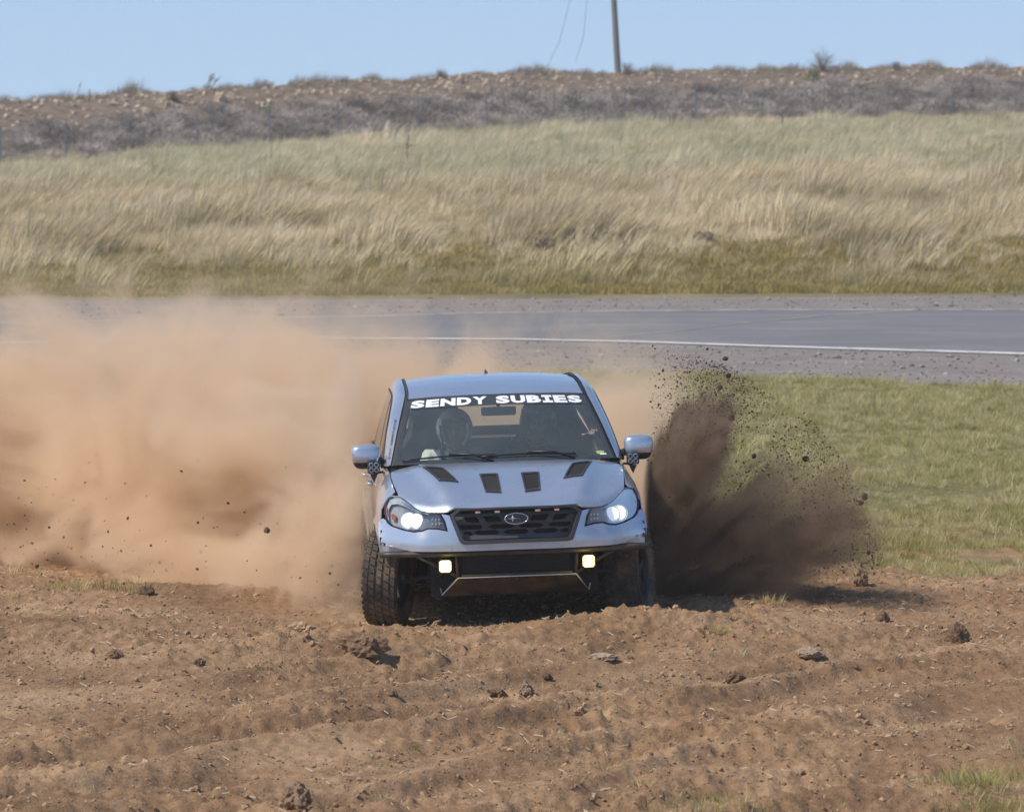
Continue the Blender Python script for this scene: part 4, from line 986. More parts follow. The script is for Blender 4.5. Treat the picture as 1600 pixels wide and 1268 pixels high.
# ------------------------------------------------------------------ the two people in the car
def skin_mesh(name, chains, mat, voxel=.012, extra=None, loc=(0,0,0)):
    "chains: lists of (x, y, z, r) with an optional (chain, index) root to join to; grown into one surface"
    bm = bmesh.new(); vv = {}; rs = []
    lay = None
    for ci, (root, pts_) in enumerate(chains):
        prev = vv[root] if root is not None else None
        for k, p in enumerate(pts_):
            v = bm.verts.new(p[:3]); vv[(ci, k)] = v; rs.append(p[3])
            if prev is not None: bm.edges.new((prev, v))
            prev = v
    me = bpy.data.meshes.new(name); bm.to_mesh(me); bm.free()
    o = bpy.data.objects.new(name, me); COL.objects.link(o)
    m = o.modifiers.new('skin', 'SKIN'); 
    if not me.skin_vertices: me.attributes  # the layer is made by the modifier below
    if not me.skin_vertices:
        b2 = bmesh.new(); b2.from_mesh(me); b2.verts.layers.skin.verify(); b2.to_mesh(me); b2.free()
    sv = me.skin_vertices[0].data
    for i, r in enumerate(rs): sv[i].radius = (r, r); sv[i].use_root = (i == 0)
    s = o.modifiers.new('sub', 'SUBSURF'); s.levels = 1; s.render_levels = 1
    dg = bpy.context.evaluated_depsgraph_get(); dg.update(); ev = o.evaluated_get(dg); m2 = bpy.data.meshes.new_from_object(ev)
    bpy.data.objects.remove(o); bpy.data.meshes.remove(me)
    if extra:
        n = len(m2.vertices); V = [tuple(v.co) for v in m2.vertices]; F = [tuple(p.vertices) for p in m2.polygons]
        for ev_, ef_ in extra: k = len(V); V += list(ev_); F += [tuple(i+k for i in f) for f in ef_]
        m2 = mesh_data(name, V, F)
    m2.name = name; m2.materials.clear(); m2.materials.append(mat)
    o = bpy.data.objects.new(name, m2); COL.objects.link(o)
    if voxel:
        r = o.modifiers.new('remesh', 'REMESH'); r.mode = 'VOXEL'; r.voxel_size = voxel; r.use_smooth_shade = True
        dg = bpy.context.evaluated_depsgraph_get(); dg.update(); m3 = bpy.data.meshes.new_from_object(o.evaluated_get(dg))
        o.modifiers.clear(); o.data = m3; m3.name = name
        if not m3.materials: m3.materials.append(mat)
    for p in o.data.polygons: p.use_smooth = True
    return o
def head_shape(c, s=1.0):
    "a head facing -y, with brow, eye sockets, nose, lips, chin and ears"
    mb = MB(); mb.ball((0,0,0), (1,1,1), 48, 36); V = []
    for x, y, z in mb.v:
        X, Y, Zz = x*.075, y*.095, z*.115
        if z < 0: X *= 1-.30*(-z)**1.5; Y = Y*(1-.12*(-z)) - .010*(-z)
        if y < 0:
            f = -y
            g = lambda a, b, w, h: math.exp(-((X-a)/w)**2-((Zz-b)/h)**2)
            Y -= .026*g(0, -.022, .011, .016)*f + .012*g(0, .0, .008, .022)*f           # nose
            Y += .011*(g(.030, .012, .015, .010)+g(-.030, .012, .015, .010))*f           # sockets
            Y -= .004*(g(.030, .010, .010, .006)+g(-.030, .010, .010, .006))*f           # eyelids
            Y -= .006*g(0, .030, .045, .008)*f                                             # brow
            Y -= .007*g(0, -.058, .022, .006)*f + .006*g(0, -.071, .018, .006)*f - .004*g(0, -.0645, .020, .002)*f
            Y -= .010*g(0, -.098, .020, .014)*f
        V.append((c[0]+X*s, c[1]+Y*s, c[2]+Zz*s))
    ex = []
    for sg in (1, -1):
        m2 = MB(); m2.ball((c[0]+sg*.076*s, c[1]+.012, c[2]-.005), (.010*s, .018*s, .030*s), 10, 8); ex.append((m2.v, m2.f))
    return [(V, mb.f)] + ex
def hand(ci, wrist, d, curl, side):
    "finger chains from a wrist along d; returns chains rooted at chain ci, index -1"
    d = Vector(d).normalized(); up = Vector(curl).normalized(); s = d.cross(up).normalized()*side; w = Vector(wrist); out = []
    for k, (off, L) in enumerate(((-.030,.070),(-.010,.080),(.010,.075),(.029,.058))):
        p0 = w + d*.085 + s*off; a = p0 + d*L*.35 + up*.006; b = a + d*L*.22 + up*L*.33; c = b - d*L*.12 + up*L*.30
        out.append((None, [(*(w+d*.05+s*off*.7), .010), (*p0, .0095), (*a, .0088), (*b, .0082), (*c, .0072)]))
    t0 = w + d*.035 - s*.035; out.append((None, [(*(w+d*.02-s*.02), .012), (*t0, .0115), (*(t0+d*.03-s*.012+up*.012), .010), (*(t0+d*.05-s*.004+up*.030), .0085)]))
    return out
def person(label, cx, hy, hz, shirt, helm, hands, turn=0.):
    P_ = empty('person', CAR.location); P_.rotation_euler = CAR.rotation_euler; tag(P_, label, 'person')
    sx = cx; nk = (cx, hy+.045, hz-.145)
    hip = (sx+(.4*(1 if cx > 0 else -1)-cx)*.6, 2.36, .76)
    ch = [(None, [(*hip, .14), (hip[0]*.5+sx*.5, 2.42, .93, .135), (sx, 2.44, 1.06, .13), (nk[0], nk[1]+.06, nk[2]-.045, .075), (nk[0], nk[1]+.02, nk[2]+.01, .055), (cx, hy+.01, hz-.06, .05)])]
    arms = []
    for sg, H_ in zip((-1, 1), hands):
        sh = (sx+sg*.17, 2.42, 1.075); H_ = Vector(H_[0]); el = Vector((sh[0]+sg*.09, (sh[1]+H_.y)/2+.06, .86))
        arms.append((sh, el, H_))
        ch.append(((0, 2), [(*sh, .062), (*(Vector(sh).lerp(el, .5)), .048), (*el, .040), (*(el.lerp(H_, .5)), .036), (*H_, .026)]))
    for sg in (-1, 1):
        ch.append(((0, 0), [(hip[0]+sg*.10, 2.30, .77, .088), (hip[0]+sg*.13, 2.02, .83, .075), (hip[0]+sg*.13, 1.86, .82, .06), (hip[0]+sg*.12, 1.70, .66, .048), (hip[0]+sg*.12, 1.60, .56, .036), (hip[0]+sg*.12, 1.50, .52, .034)]))
    n = len(ch)
    body_ch = list(ch)
    # palms and fingers start inside the wrist
    for k, (H_, d, cu) in enumerate(hands):
        d = Vector(d).normalized(); w = Vector(H_)
        ch.append((( 1+k, 4), [(*(w+d*.04), .028), (*(w+d*.075), .026)]))
    ex = head_shape((cx, hy, hz))
    o = skin_mesh('body', ch, M['skin'], 0, ex)
    fm = []
    for k, (H_, d, cu) in enumerate(hands):
        for c in hand(0, H_, d, cu, -1 if k else 1):
            t_ = MB(); pts_ = [p[:3] for p in c[1]]; t_.tube(pts_, [p[3] for p in c[1]], 8); fm.append((t_.v, t_.f))
    V = [tuple(v.co) for v in o.data.vertices]; F = [tuple(p.vertices) for p in o.data.polygons]
    for v, f in fm: k = len(V); V += v; F += [tuple(i+k for i in q) for q in f]
    bpy.data.objects.remove(o)
    o = mk('body', V, F, M['skin'], None); r = o.modifiers.new('remesh', 'REMESH'); r.mode = 'VOXEL'; r.voxel_size = .0058; r.use_smooth_shade = True
    dg = bpy.context.evaluated_depsgraph_get(); dg.update(); m3 = bpy.data.meshes.new_from_object(o.evaluated_get(dg)); o.modifiers.clear(); o.data = m3; m3.name = 'body'
    o.parent = P_
    for e_ in (-1, 1):
        mb = MB(); mb.ball((cx+e_*.030, hy-.079, hz+.011), .009, 10, 8); eo = mb.build('eye', M['eye'], P_, True)
    # clothing follows the body a little outside it and ends at the collar and the cuffs
    bv = np.array([v.co for v in m3.vertices]); bn = np.array([v.normal for v in m3.vertices]); bf = [tuple(q.vertices) for q in m3.polygons]
    def cloth(name, mat, keep, off):
        km = keep(bv); F_ = [f for f in bf if all(km[i] for i in f)]; used = sorted({i for f in F_ for i in f}); mp = {i: k for k, i in enumerate(used)}
        fold = np.array([.004*float(perlin(bv[i][0]*16, bv[i][2]*22+bv[i][1]*9)) for i in used])[:, None]
        o = mk(name, bv[used]+bn[used]*(off+fold), [tuple(mp[i] for i in f) for f in F_], mat, P_, True); solid(o, .004, -1); return o
    def hand_dist(v): return np.min([np.linalg.norm(v-np.array(h[0])-.05*np.array(Vector(h[1]).normalized()), axis=1) for h in hands], axis=0)
    legs = lambda v: (v[:, 2] < .90) & ((v[:, 1] < 2.30) | (v[:, 2] < .78)) & (hand_dist(v) > .30)
    cloth('shirt', shirt, lambda v: (v[:, 2] < hz-.150) & (hand_dist(v) > .085) & ~legs(v), .012)
    cloth('trousers', M['shirt_dark'], legs, .012)
    for sg in (1, -1):
        mb = MB(); mb.tube([(sx+sg*.085, 2.47, 1.20), (sx+sg*.085, 2.36, 1.185), (sx+sg*.08, 2.275, 1.08), (sx+sg*.05, 2.24, .92), (hip[0], 2.22, .84)], .019, 6); mb.build('harness_belt', M['belt'], P_, True)
    # open-face helmet
    C0 = Vector((cx, hy+.012, hz+.018)); v = []; f = []; N_, M_ = 44, 30
    for i in range(M_+1):
        th = math.pi*.80*i/M_
        for k in range(N_):
            ph = 2*math.pi*k/N_; x, y, z = math.sin(th)*math.sin(ph), -math.sin(th)*math.cos(ph), math.cos(th)
            r_ = (.131, .155, .142); zz = z*r_[2]; xx = x*r_[0]; yy = y*r_[1]
            if z < 0: xx *= 1-.10*z*z; zz *= 1.10
            v.append((C0.x+xx, C0.y+yy, C0.z+zz))
    for i in range(M_):
        for k in range(N_):
            th = math.pi*.80*(i+.5)/M_; ph = (k+.5)/N_*360; ph = ph-360 if ph > 180 else ph; el = 90-math.degrees(th)
            if abs(ph) < 47 and el < 18: continue
            a = i*N_+k; b = i*N_+(k+1) % N_; f.append((a, b, b+N_, a+N_))
    hm = mk('helmet', v, f, helm, P_, True); solid(hm, .018, 1)
    mb = MB(); rows = []
    for q, (dy_, dz_) in enumerate(((0,.052),(-.045,.040),(-.085,.024))): rows.append([(C0.x+(.118-.012*q)*math.sin(a), C0.y+.012-(.150)*math.cos(a)+dy_*math.cos(a), C0.z+dz_+.018*math.cos(a)) for a in np.linspace(-.85, .85, 15)])
    mb.grid(rows); pk = mb.build('visor_peak', M['hem'], hm, True); solid(pk, .006)
    mb = MB(); mb.tube([(C0.x+.126*math.sin(a), C0.y+.0-(.158)*math.cos(a), C0.z+.045+.006*math.cos(a)) for a in np.linspace(-.82, .82, 15)], .007, 6); mb.tube([(C0.x-.105,C0.y-.105,C0.z+.03),(C0.x-.100,C0.y-.095,C0.z-.05),(C0.x-.085,C0.y-.075,C0.z-.12)], .007, 6); mb.tube([(C0.x+.105,C0.y-.105,C0.z+.03),(C0.x+.100,C0.y-.095,C0.z-.05),(C0.x+.085,C0.y-.075,C0.z-.12)], .007, 6); mb.build('helmet_trim', M['hem'], hm, True)
    mb = MB(); mb.tube([(C0.x-.085,C0.y-.05,C0.z-.115),(C0.x,C0.y-.075,C0.z-.160),(C0.x+.085,C0.y-.05,C0.z-.115)], .007, 6); mb.build('chin_strap', M['belt'], hm, True)
    mb = MB(); mb.ball((C0.x, C0.y-.160, C0.z+.073), (.026,.010,.013), 12, 8); mb.build('brow_badge', M['helmet_white'], hm, True)
    return P_
t = NT('eye'); d = t.n('VectorMath', operation='LENGTH'); t.bsdf((.05,.04,.035), .3); M['eye'] = t.m
person('person in a silver open-face helmet and pale shirt in the passenger seat', -.283, 2.20, 1.272, M['shirt_white'], M['helmet_white'],
       [((-.40,1.92,1.00), (.25,-1,.35), (0,.2,-1)), ((-.17,1.93,.96), (-.2,-1,.3), (0,.2,-1))])
person('person in a dark helmet and dark shirt driving behind the steering wheel', .304, 2.12, 1.300, M['shirt_dark'], M['helmet_black'],
       [((.215,1.885,1.075), (.02,-1,.06), (.1,-.3,-1)), ((.535,1.885,1.075), (-.02,-1,.06), (-.1,-.3,-1))])
# ------------------------------------------------------------------ single things in the landscape
def rock_thing(name, label, cat, u, v, size, mat, seed, squash=(1, .8, .6), y0=20, group=None, sub=4, sink=.34, amp=.4):
    x, y, z = on_ground(u, v, y0); me = rock_mesh(name, mat, seed, amp, sub, 1.0)
    for w_ in me.vertices:
        c = w_.co; q = .10*float(perlin(c.x*6+seed, c.y*6+c.z*5)); q2 = .16*float(perlin(c.x*14+seed, c.y*13+c.z*15)); q = q+q2; w_.co = (c.x*size*squash[0]*(1+q), c.y*size*squash[1]*(1+q), c.z*size*squash[2]*(1+q))
    o = obj(name, me, loc=(x, y, z+size*squash[2]*(1-sink*2))); o.rotation_euler = (0, 0, seed*1.7 % 6.28); tag(o, label, cat, group); return o
CL = 'clods of soil lying on the churned dirt'
for (u, v, s, mt, sq, lb) in (
    (568,1022,.135,'clod',(1.25,.9,.75),'large crumbly soil clod just below the front tyre nearer the left edge'),
    (776,1086,.085,'clod_dark',(1.3,.7,.45),'flat dark soil clod beside a tan stone in mid foreground'),
    (612,1086,.042,'clod_dark',(1,.8,.8),'small dark clod alone, below the large crumbly clod'),
    (855,1064,.042,'clod_dark',(1,.8,.9),'small dark clod up right of the flat clod'),
    (1380,972,.060,'clod_dark',(1,.8,1),'dark round clod right of the churned dirt shadow'),
    (1345,916,.085,'clod',(.8,.7,1.1),'pointed soil clod standing at the edge of the green grass'),
    (1495,1004,.095,'clod_dark',(1,.8,1.2),'dark ragged clod nearest the right edge of the dirt'),
    (1150,1064,.055,'clod_dark',(1.2,.8,.8),'dark clod in the rutted dirt right of the car'),
    (180,1030,.060,'clod_dark',(1,.8,.75),'dark clod on the left dirt below the dust cloud'),
    (312,1040,.050,'clod_dark',(1.2,.8,.8),'small brown clod on the left dirt, right of a darker one'),
    (462,1262,.105,'clod_dark',(1,.8,.9),'brown clod cut by the bottom edge of the picture'),
    (228,930,.070,'clod_dark',(1,.8,.7),'dark clod on the low berm at the foot of the tan dust'),
    (470,985,.080,'clod',(1.3,.8,.6),'low ragged clod at the foot of the dust, left of the front tyre'),
    (1155,930,.06,'clod_dark',(1.3,.8,.6),'dark clod in the shade of the dark soil plume'),
    (905,1118,.055,'clod',(1,.8,.8),'reddish brown clod below the tan stone')):
    rock_thing('soil_clod', lb, 'clod', u, v, s*.8, M[mt], 300+int(u), sq, group=CL)
rock_thing('stone', 'tan angular stone beside the flat dark clod', 'stone', 822, 1085, .060, M['stone'], 411, (1,.8,.8))
rock_thing('stone', 'smooth tan stone lying flat on the dirt right of the car', 'stone', 1263, 1028, .095, M['stone'], 413, (1.1,.8,.40), amp=.15)
rock_thing('stone', 'flat pale stone half sunk in the dirt below the front bumper', 'stone', 943, 1030, .09, M['stone'], 415, (1.2,.8,.30), amp=.15)
for (u, v, s, lb) in ((255,168,.34,'pale block, left one of two side by side on the far bank'),(268,168,.22,'grey block, right one of two side by side on the far bank'),
    (345,160,.36,'pale orange boulder on the crest of the far bank'),(232,182,.28,'low orange boulder below the two side by side blocks'),(720,128,.24,'small pale boulder high on the bank, left of the utility pole'),
    (1018,122,.22,'small tan boulder on the crest right of the utility pole'),(605,192,.55,'round pale grey boulder half hidden in dead brush')):
    rock_thing('boulder', lb, 'boulder', u, v, s, M['farstone'], 500+int(u), (1,.7,.8), 190, 'boulders on the far bank')
for (u, v, n, s, mt, lb, y0) in ((1200,945,60,.085,'green','green grass clump in the shade below the dark soil plume',20),(1115,988,46,.07,'green','flat grey-green grass clump on the dirt right of the car',20),
    (1153,1024,24,.05,'green','tiny bright green sprout in the dirt, below the flat clump',20),(1195,1095,26,.06,'green','pale green sprig beside a dark clod in the rutted dirt',20),
    (600,1196,30,.05,'green','flattened pale green sprig low in the foreground dirt',20),(260,1025,22,.05,'green','pale green sprig on the dirt under the dust cloud',20)):
    x, y, z = on_ground(u, v, y0); me = tuft('grass_clump', n, s, s*1.3, .003, .1, M[mt], int(u), .9)
    o = obj('grass_clump', me, loc=(x, y, z)); tag(o, lb, 'grass clump', 'grass clumps growing out of the dirt')
def leaf_shrub(lb, u, v, r_, seed, y0, mt='shrub', n=150, name='green_shrub', cat='shrub'):
    x, y, z = on_ground(u, v, y0); r = random.Random(seed); P_ = empty(name, (x, y, z)); tag(P_, lb, cat)
    mb = MB(); st_ = MB()
    for i in range(7):
        a = r.uniform(0, 6.28); e = (math.cos(a)*r_*.6, math.sin(a)*r_*.6, r_*r.uniform(.5, 1)); st_.tube([(0,0,0), (e[0]*.4, e[1]*.4, e[2]*.6), e], [.02*r_, .014*r_, .006*r_], 5)
    st_.build('stem', M['dryweed'], P_)
    for i in range(n):
        a = r.uniform(0, 6.28); b = r.uniform(.05, 1.3); q = r_*r.uniform(.45, 1.0); c = Vector((math.cos(a)*math.cos(b)*q, math.sin(a)*math.cos(b)*q, math.sin(b)*q*.9+.05*r_))
        s = r_*r.uniform(.08, .17); t_ = Vector((r.uniform(-1,1), r.uniform(-1,1), r.uniform(-.6,1))).normalized(); w_ = t_.orthogonal().normalized()*s*.4
        mb.add([c-t_*s, c+w_, c+t_*s, c-w_], [(0,1,2,3)])
    mb.build('foliage', M[mt], P_); return P_
leaf_shrub('bright green shrub among the grey dead brush, left of the utility pole', 893, 172, .75, 1, 190)
leaf_shrub('small bright green bush alone in the tan grass beyond the road', 745, 317, .35, 2, 100, n=90)
leaf_shrub('low green bush in the tan grass, right of and behind the bright one', 926, 274, .45, 3, 100, n=90)
leaf_shrub('dark green bush at the top of the far slope near the right edge', 1270, 128, .6, 4, 190)
leaf_shrub('small green bush against the brush at the foot of the left bank', 112, 215, .6, 5, 190)
leaf_shrub('dull green bush in the brush left of centre', 415, 190, .7, 6, 190)
leaf_shrub('rounded grey tumbleweed caught in the tan grass above the road', 1100, 384, .34, 7, 100, 'dryweed', 260, 'tumbleweed', 'tumbleweed')
leaf_shrub('pale grey tumbleweed caught in the tan grass behind the car roof', 848, 392, .34, 8, 100, 'dryweed', 260, 'tumbleweed', 'tumbleweed')
def weed(lb, u, v, h, n, lean, seed, y0=190, spread=.12, w=.014, gp='tall weeds standing on the skyline', cat='weed', name='tall_weed', mt='dryweed'):
    x, y, z = on_ground(u, v, y0); r = random.Random(seed); P_ = empty(name, (x, y, z)); tag(P_, lb, cat, gp)
    for i in range(n):
        a = r.uniform(0, 6.28); mb = MB(); hh = h*r.uniform(.7, 1.05); dx = lean*hh*r.uniform(.5, 1.2)+r.uniform(-.08, .08)*h; s0 = (spread*math.cos(a), spread*math.sin(a), -.05)
        P2 = [(s0[0]+dx*t_**1.6, s0[1], hh*t_) for t_ in (0, .3, .6, .85, 1)]; mb.tube(P2, [w, w*.8, w*.7, w*1.6, w*.4], 5)
        for j in range(5):
            t_ = r.uniform(.45, .98); c = Vector((s0[0]+dx*t_**1.6, s0[1], hh*t_)); e = c + Vector((r.uniform(-.12,.2)*h, 0, r.uniform(.02,.10)*h)); mb.tube([c, e], [w*.5, w*.8], 4)
        mb.build('stalk', M[mt], P_)
weed('tall leaning weed on the skyline nearest the left edge', 113, 166, 1.0, 1, .35, 1)
weed('short weed on the skyline right of the leftmost tall one', 136, 165, .65, 1, .1, 2)
weed('pair of thick leaning stalks on the skyline, left third of the picture', 322, 150, 1.0, 3, .45, 3, w=.024, spread=.22)
weed('thin pale stalk on the skyline below the overhead wires', 847, 124, .75, 1, .05, 4)
weed('single green-topped weed on the skyline left of centre', 537, 138, .4, 2, .05, 5, mt='shrub')
weed('dark weed rising from the field at the foot of the brush, right part', 1222, 203, .8, 2, 0, 6, 150, gp=None)
weed('dark weed rising from the field left of centre', 640, 258, .9, 2, .05, 7, 150, gp=None)
for (u, v, r_, lb) in ((1285,112,.95,'tall pale spray of dry brush on the crest, right of the pole'),(270,158,.4,'low dome of thin dry brush on the crest, left part'),(690,124,.4,'thin dry brush on the crest left of the overhead wires'),
    (980,118,.55,'dry brush on the crest at the foot of the utility pole'),(1400,112,.4,'dry brush on the crest near the right edge')):
    x, y, z = on_ground(u, v, 190); me = bush_mesh('dry_bush', 170, r_, M['dryweed'], int(u), 1.25, .009); o = obj('dry_bush', me, loc=(x, y, z)); tag(o, lb, 'bush', 'dry bushes along the skyline')

# wire fence at the foot of the brush bank
t = NT('fence_steel'); t.bsdf((.22,.235,.25), .6, .2); M['fence'] = t.m
FN = empty('wire_fence', (0, 225, float(Z(0, 225)))); tag(FN, 'grey steel post and wire fence in front of the brush bank', 'fence')
FO = Vector(FN.location); tops = []; pm = MB(); pm.box((0,0,.72), (.055,.05,1.6)); pm.box((0,-.03,.85), (.02,.03,1.6)); pme = mesh_data('post', pm.v, pm.f, M['fence'])
def fence_at(u):
    y = 222.5
    for i in range(20): x = (u-800)/FPX*y; y = float(fence_y(x))
    return x, y
ul = [-220,-115,0,103,200,310,422,527,655,762,865,975,1088,1190,1285,1388,1487,1585,1690,1790]
for u in ul:
    x, y = fence_at(u); z = float(Z(x, y)); o = obj('post', pme, FN, (x-FO.x, y-FO.y, z-FO.z)); o.rotation_euler = (random.uniform(-.03,.03), random.uniform(-.04,.04), 0); tops.append((x-FO.x, y-FO.y, z-FO.z))
for h in (.35, .75, 1.15, 1.55):
    mb = MB(); pts_ = []
    for a, b in zip(tops[:-1], tops[1:]):
        for k in range(4): q = k/4; pts_.append((a[0]+(b[0]-a[0])*q, a[1]+(b[1]-a[1])*q-.04, a[2]+(b[2]-a[2])*q+h-.05*math.sin(q*3.14)))
    pts_.append((tops[-1][0], tops[-1][1]-.04, tops[-1][2]+h)); mb.tube(pts_, .006, 4); mb.build('wire', M['fence'], FN)
# utility pole, its wires, far line structure
t = NT('weathered_pole_timber'); gsc = t.vmul(t.pos(), (6, 6, .5)); t.bsdf(t.ramp(t.noise(4, 5, .7, gsc), [(.3,(.12,.115,.11)),(.7,(.24,.23,.215))]), .9); M['timber'] = t.m
bx_, by_, bz_ = px(968.5, 112, 262); UP = empty('utility_pole', (bx_, by_, bz_-1.6)); tag(UP, 'weathered grey timber utility pole standing on the skyline', 'pole')
tx_, ty_, tz_ = px(962, 0, 262); d = Vector((tx_-bx_, 0, tz_-bz_)); dn_ = d.normalized()
mb = MB(); mb.tube([dn_*(-.2), dn_*1.6, dn_*5.0, dn_*10.5], [.175,.170,.150,.125], 12); mb.build('pole_shaft', M['timber'], UP, True)
mb = MB(); c = dn_*9.9; mb.box(c+Vector((0,-.17,0)), (2.4,.1,.12)); mb.build('crossarm', M['timber'], UP)
for x in (-1.05, -.35, .5, 1.05):
    mb = MB(); mb.lathe([(0,.0),(.05,.0),(.06,.05),(.035,.09),(.05,.13),(0,.16)], tuple(c+Vector((x,-.17,.06))), 'Z', 10); mb.build('insulator', M['stone'], UP)
M['wire'] = simple('overhead_wire', (.12,.13,.14), .6)
for lb, (u0, v0, u1, v1), D_ in (('thin overhead wire sagging to the left of the other wire', (848,112,891,0), 250), ('thin overhead wire nearer the utility pole', (899,92,917,0), 250)):
    a = Vector(px(u0, v0+6, D_)); b = Vector(px(u1, v1, D_)); b2 = b+(b-a)*.5; m = (a+b)/2+Vector((.12, 0, -.25))
    mb = MB(); mb.tube([Vector((0,0,0)), m-a, b-a, b2-a+Vector((.35,0,0))], .011, 5); o = mb.build('guy_wire', M['wire']); o.location = a; tag(o, lb, 'wire')
fp = empty('line_support_frame', px(1084, 116, 620)); tag(fp, 'tiny dark frame of a distant power line just above the skyline', 'power line frame')
for i, x in enumerate((-.95, .0, .95)):
    mb = MB(); mb.tube([(x, 0, -4), (x, 0, .75)], .05, 6); mb.build('post', M['timber'], fp)
mb = MB(); mb.box((0, 0, .5), (2.9, .14, .16)); mb.build('beam', M['timber'], fp)
mb = MB()
for k in range(9): mb.box((-1.3+.325*k, 0, .68), (.06, .06, .22))
mb.build('insulators', M['timber'], fp)

# ------------------------------------------------------------------ dust and flying soil
def hull(name, poly, top, bottom, mat, res=.5, label=None, jit=.12):
    V2, F2 = cdt(poly, [], res); n = len(V2)
    v = [(a, b, bottom) for a, b in V2] + [(a, b, top(a, b)+jit*float(perlin(a*1.3, b*1.3))) for a, b in V2]
    A = V2[F2]; ar = (A[:,1,0]-A[:,0,0])*(A[:,2,1]-A[:,0,1])-(A[:,2,0]-A[:,0,0])*(A[:,1,1]-A[:,0,1])
    F2 = [tuple(f) if a > 0 else tuple(f[::-1]) for f, a in zip(F2.tolist(), ar)]
    ed = {}
    for f in F2:
        for i in range(3): ed[(f[i], f[(i+1) % 3])] = 1
    f = [q[::-1] for q in F2] + [tuple(i+n for i in q) for q in F2] + [(a, b, b+n, a+n) for a, b in ed if (b, a) not in ed]
    o = mk(name, v, f, mat); tag(o, label, kind='stuff'); return o
def car_side(y): return -.88-.0629*(y-34.6)
t = NT('tan_dust'); P = t.geo(); S_ = t.sep(P); px_, py_, pz_ = S_
wv = t.vmul(P, (1, .8, 1.15)); n1 = t.noise(.85, 6, .60, wv, 1.3); n2 = t.n('TexNoise'); n2 = t.noise(3.0, 4, .6, wv, .8)
nn = t.math('SUBTRACT', t.math('ADD', t.math('MULTIPLY', n1, .78), t.math('MULTIPLY', n2, .22)), .5)     # about -.25 .. .25
zt = t.sstep(px_, -2.6, .8, 2.12, 1.80); zt = t.math('ADD', zt, t.math('MULTIPLY', nn, 3.8)); 
hz = t.math('SUBTRACT', zt, pz_)
vert = t.math('POWER', t.sstep(hz, -.05, 1.60), 1.7)
yf = t.math('MAXIMUM', t.math('ADD', 34.15, t.math('MULTIPLY', px_, -1.42)), 35.4); yf = t.math('MINIMUM', yf, 39.9)
fr_ = t.sstep(t.math('ADD', t.math('SUBTRACT', py_, yf), t.math('MULTIPLY', nn, 4.0)), .0, .9)
cs_ = t.math('ADD', t.math('MULTIPLY', t.math('SUBTRACT', py_, 34.6), -.0629), -.885)
lf = t.sstep(t.math('ADD', t.math('SUBTRACT', cs_, px_), t.math('MULTIPLY', nn, .9)), -.05, .40); bk = t.sstep(py_, 39.15, 39.9); gate = t.math('MAXIMUM', lf, bk)
rt_ = t.sstep(t.math('ADD', px_, t.math('MULTIPLY', nn, 1.6)), 1.75, .75)
far_ = t.sstep(t.math('ADD', py_, t.math('MULTIPLY', nn, 3)), 45.5, 43.5)
dn_ = t.math('MULTIPLY', vert, fr_)
for q in (gate, rt_, far_): dn_ = t.math('MULTIPLY', dn_, q)
cn = t.sstep(nn, -.09, .11, .06, 2.6)
dn_ = t.math('MULTIPLY', dn_, t.math('MULTIPLY', cn, 2.1))
pv = t.n('VolumePrincipled'); t.set(pv.inputs['Color'], (.93,.765,.57)); t.set(pv.inputs['Density'], dn_); pv.inputs['Anisotropy'].default_value = .1
t.t.links.new(pv.outputs[0], t.out.inputs['Volume']); M['dust'] = t.m; t.m.cycles.volume_step_rate = .6
DH = hull('tan_dust_cloud', [(-9.5,39.6),(-4.4,39.2),(-.95,34.75),(car_side(35)-.0,35.0),(car_side(39.1)+.0,39.12),(2.0,39.1),(2.2,46),(-9.5,46)], lambda x, y: 2.45-.35*ss(-2.5, 1.2, x), -.25, M['dust'], .6, 'thick tan dust cloud trailing behind and beside the car')
# dark soil plume: streaks fan out from the wheel
t = NT('dark_soil_spray'); P = t.geo(); S_ = t.sep(P); X_, Y_, Z_ = S_
dx = t.math('SUBTRACT', X_, .75); dz = t.math('ADD', Z_, .05); ang = t.math('ARCTAN2', dz, dx); rr = t.math('SQRT', t.math('ADD', t.math('MULTIPLY', dx, dx), t.math('MULTIPLY', dz, dz)))
cmb = t.n('CombineXYZ'); t.set(cmb.inputs[0], t.math('MULTIPLY', ang, 3.4)); t.set(cmb.inputs[1], t.math('MULTIPLY', rr, .75)); t.set(cmb.inputs[2], t.math('MULTIPLY', Y_, .8))
ns = t.noise(1.9, 6, .68, cmb.outputs[0], .5); nb = t.noise(3.4, 6, .68, P)
# reach of the spray by angle: long near the ground, short in between, tall and narrow upwards
rp = t.n('ValToRGB'); t.set(rp.inputs[0], t.math('DIVIDE', ang, 1.6)); el = rp.color_ramp.elements
RS = [(.0,.50),(.09,.66),(.125,.86),(.28,.90),(.44,.80),(.53,.60),(.58,.56),(.67,.76),(.78,.70),(.88,.42),(1.0,.22)]
while len(el) < len(RS): el.new(.5)
for e_, (a, b) in zip(el, RS): e_.position = a; e_.color = (b, b, b, 1)
reach = t.math('ADD', t.math('MULTIPLY', rp.outputs[0], 2.15), t.math('MULTIPLY', t.math('SUBTRACT', ns, .5), 1.9))
e1 = t.sstep(t.math('SUBTRACT', reach, rr), -.08, .62)
yb = t.math('ABSOLUTE', t.math('SUBTRACT', Y_, 37.0)); e2 = t.sstep(t.math('ADD', yb, t.math('MULTIPLY', t.math('SUBTRACT', nb, .5), .8)), 1.15, .35)
dens = t.math('MULTIPLY', t.math('MULTIPLY', e1, e2), t.sstep(t.math('ADD', t.math('MULTIPLY', ns, .6), t.math('MULTIPLY', nb, .4)), .40, .60, .35, 7.0))
dens = t.math('MULTIPLY', dens, t.sstep(ang, .75, 1.05, .7, 3.2))
inb = t.sstep(X_, .93, 1.08); dens = t.math('MULTIPLY', dens, inb)
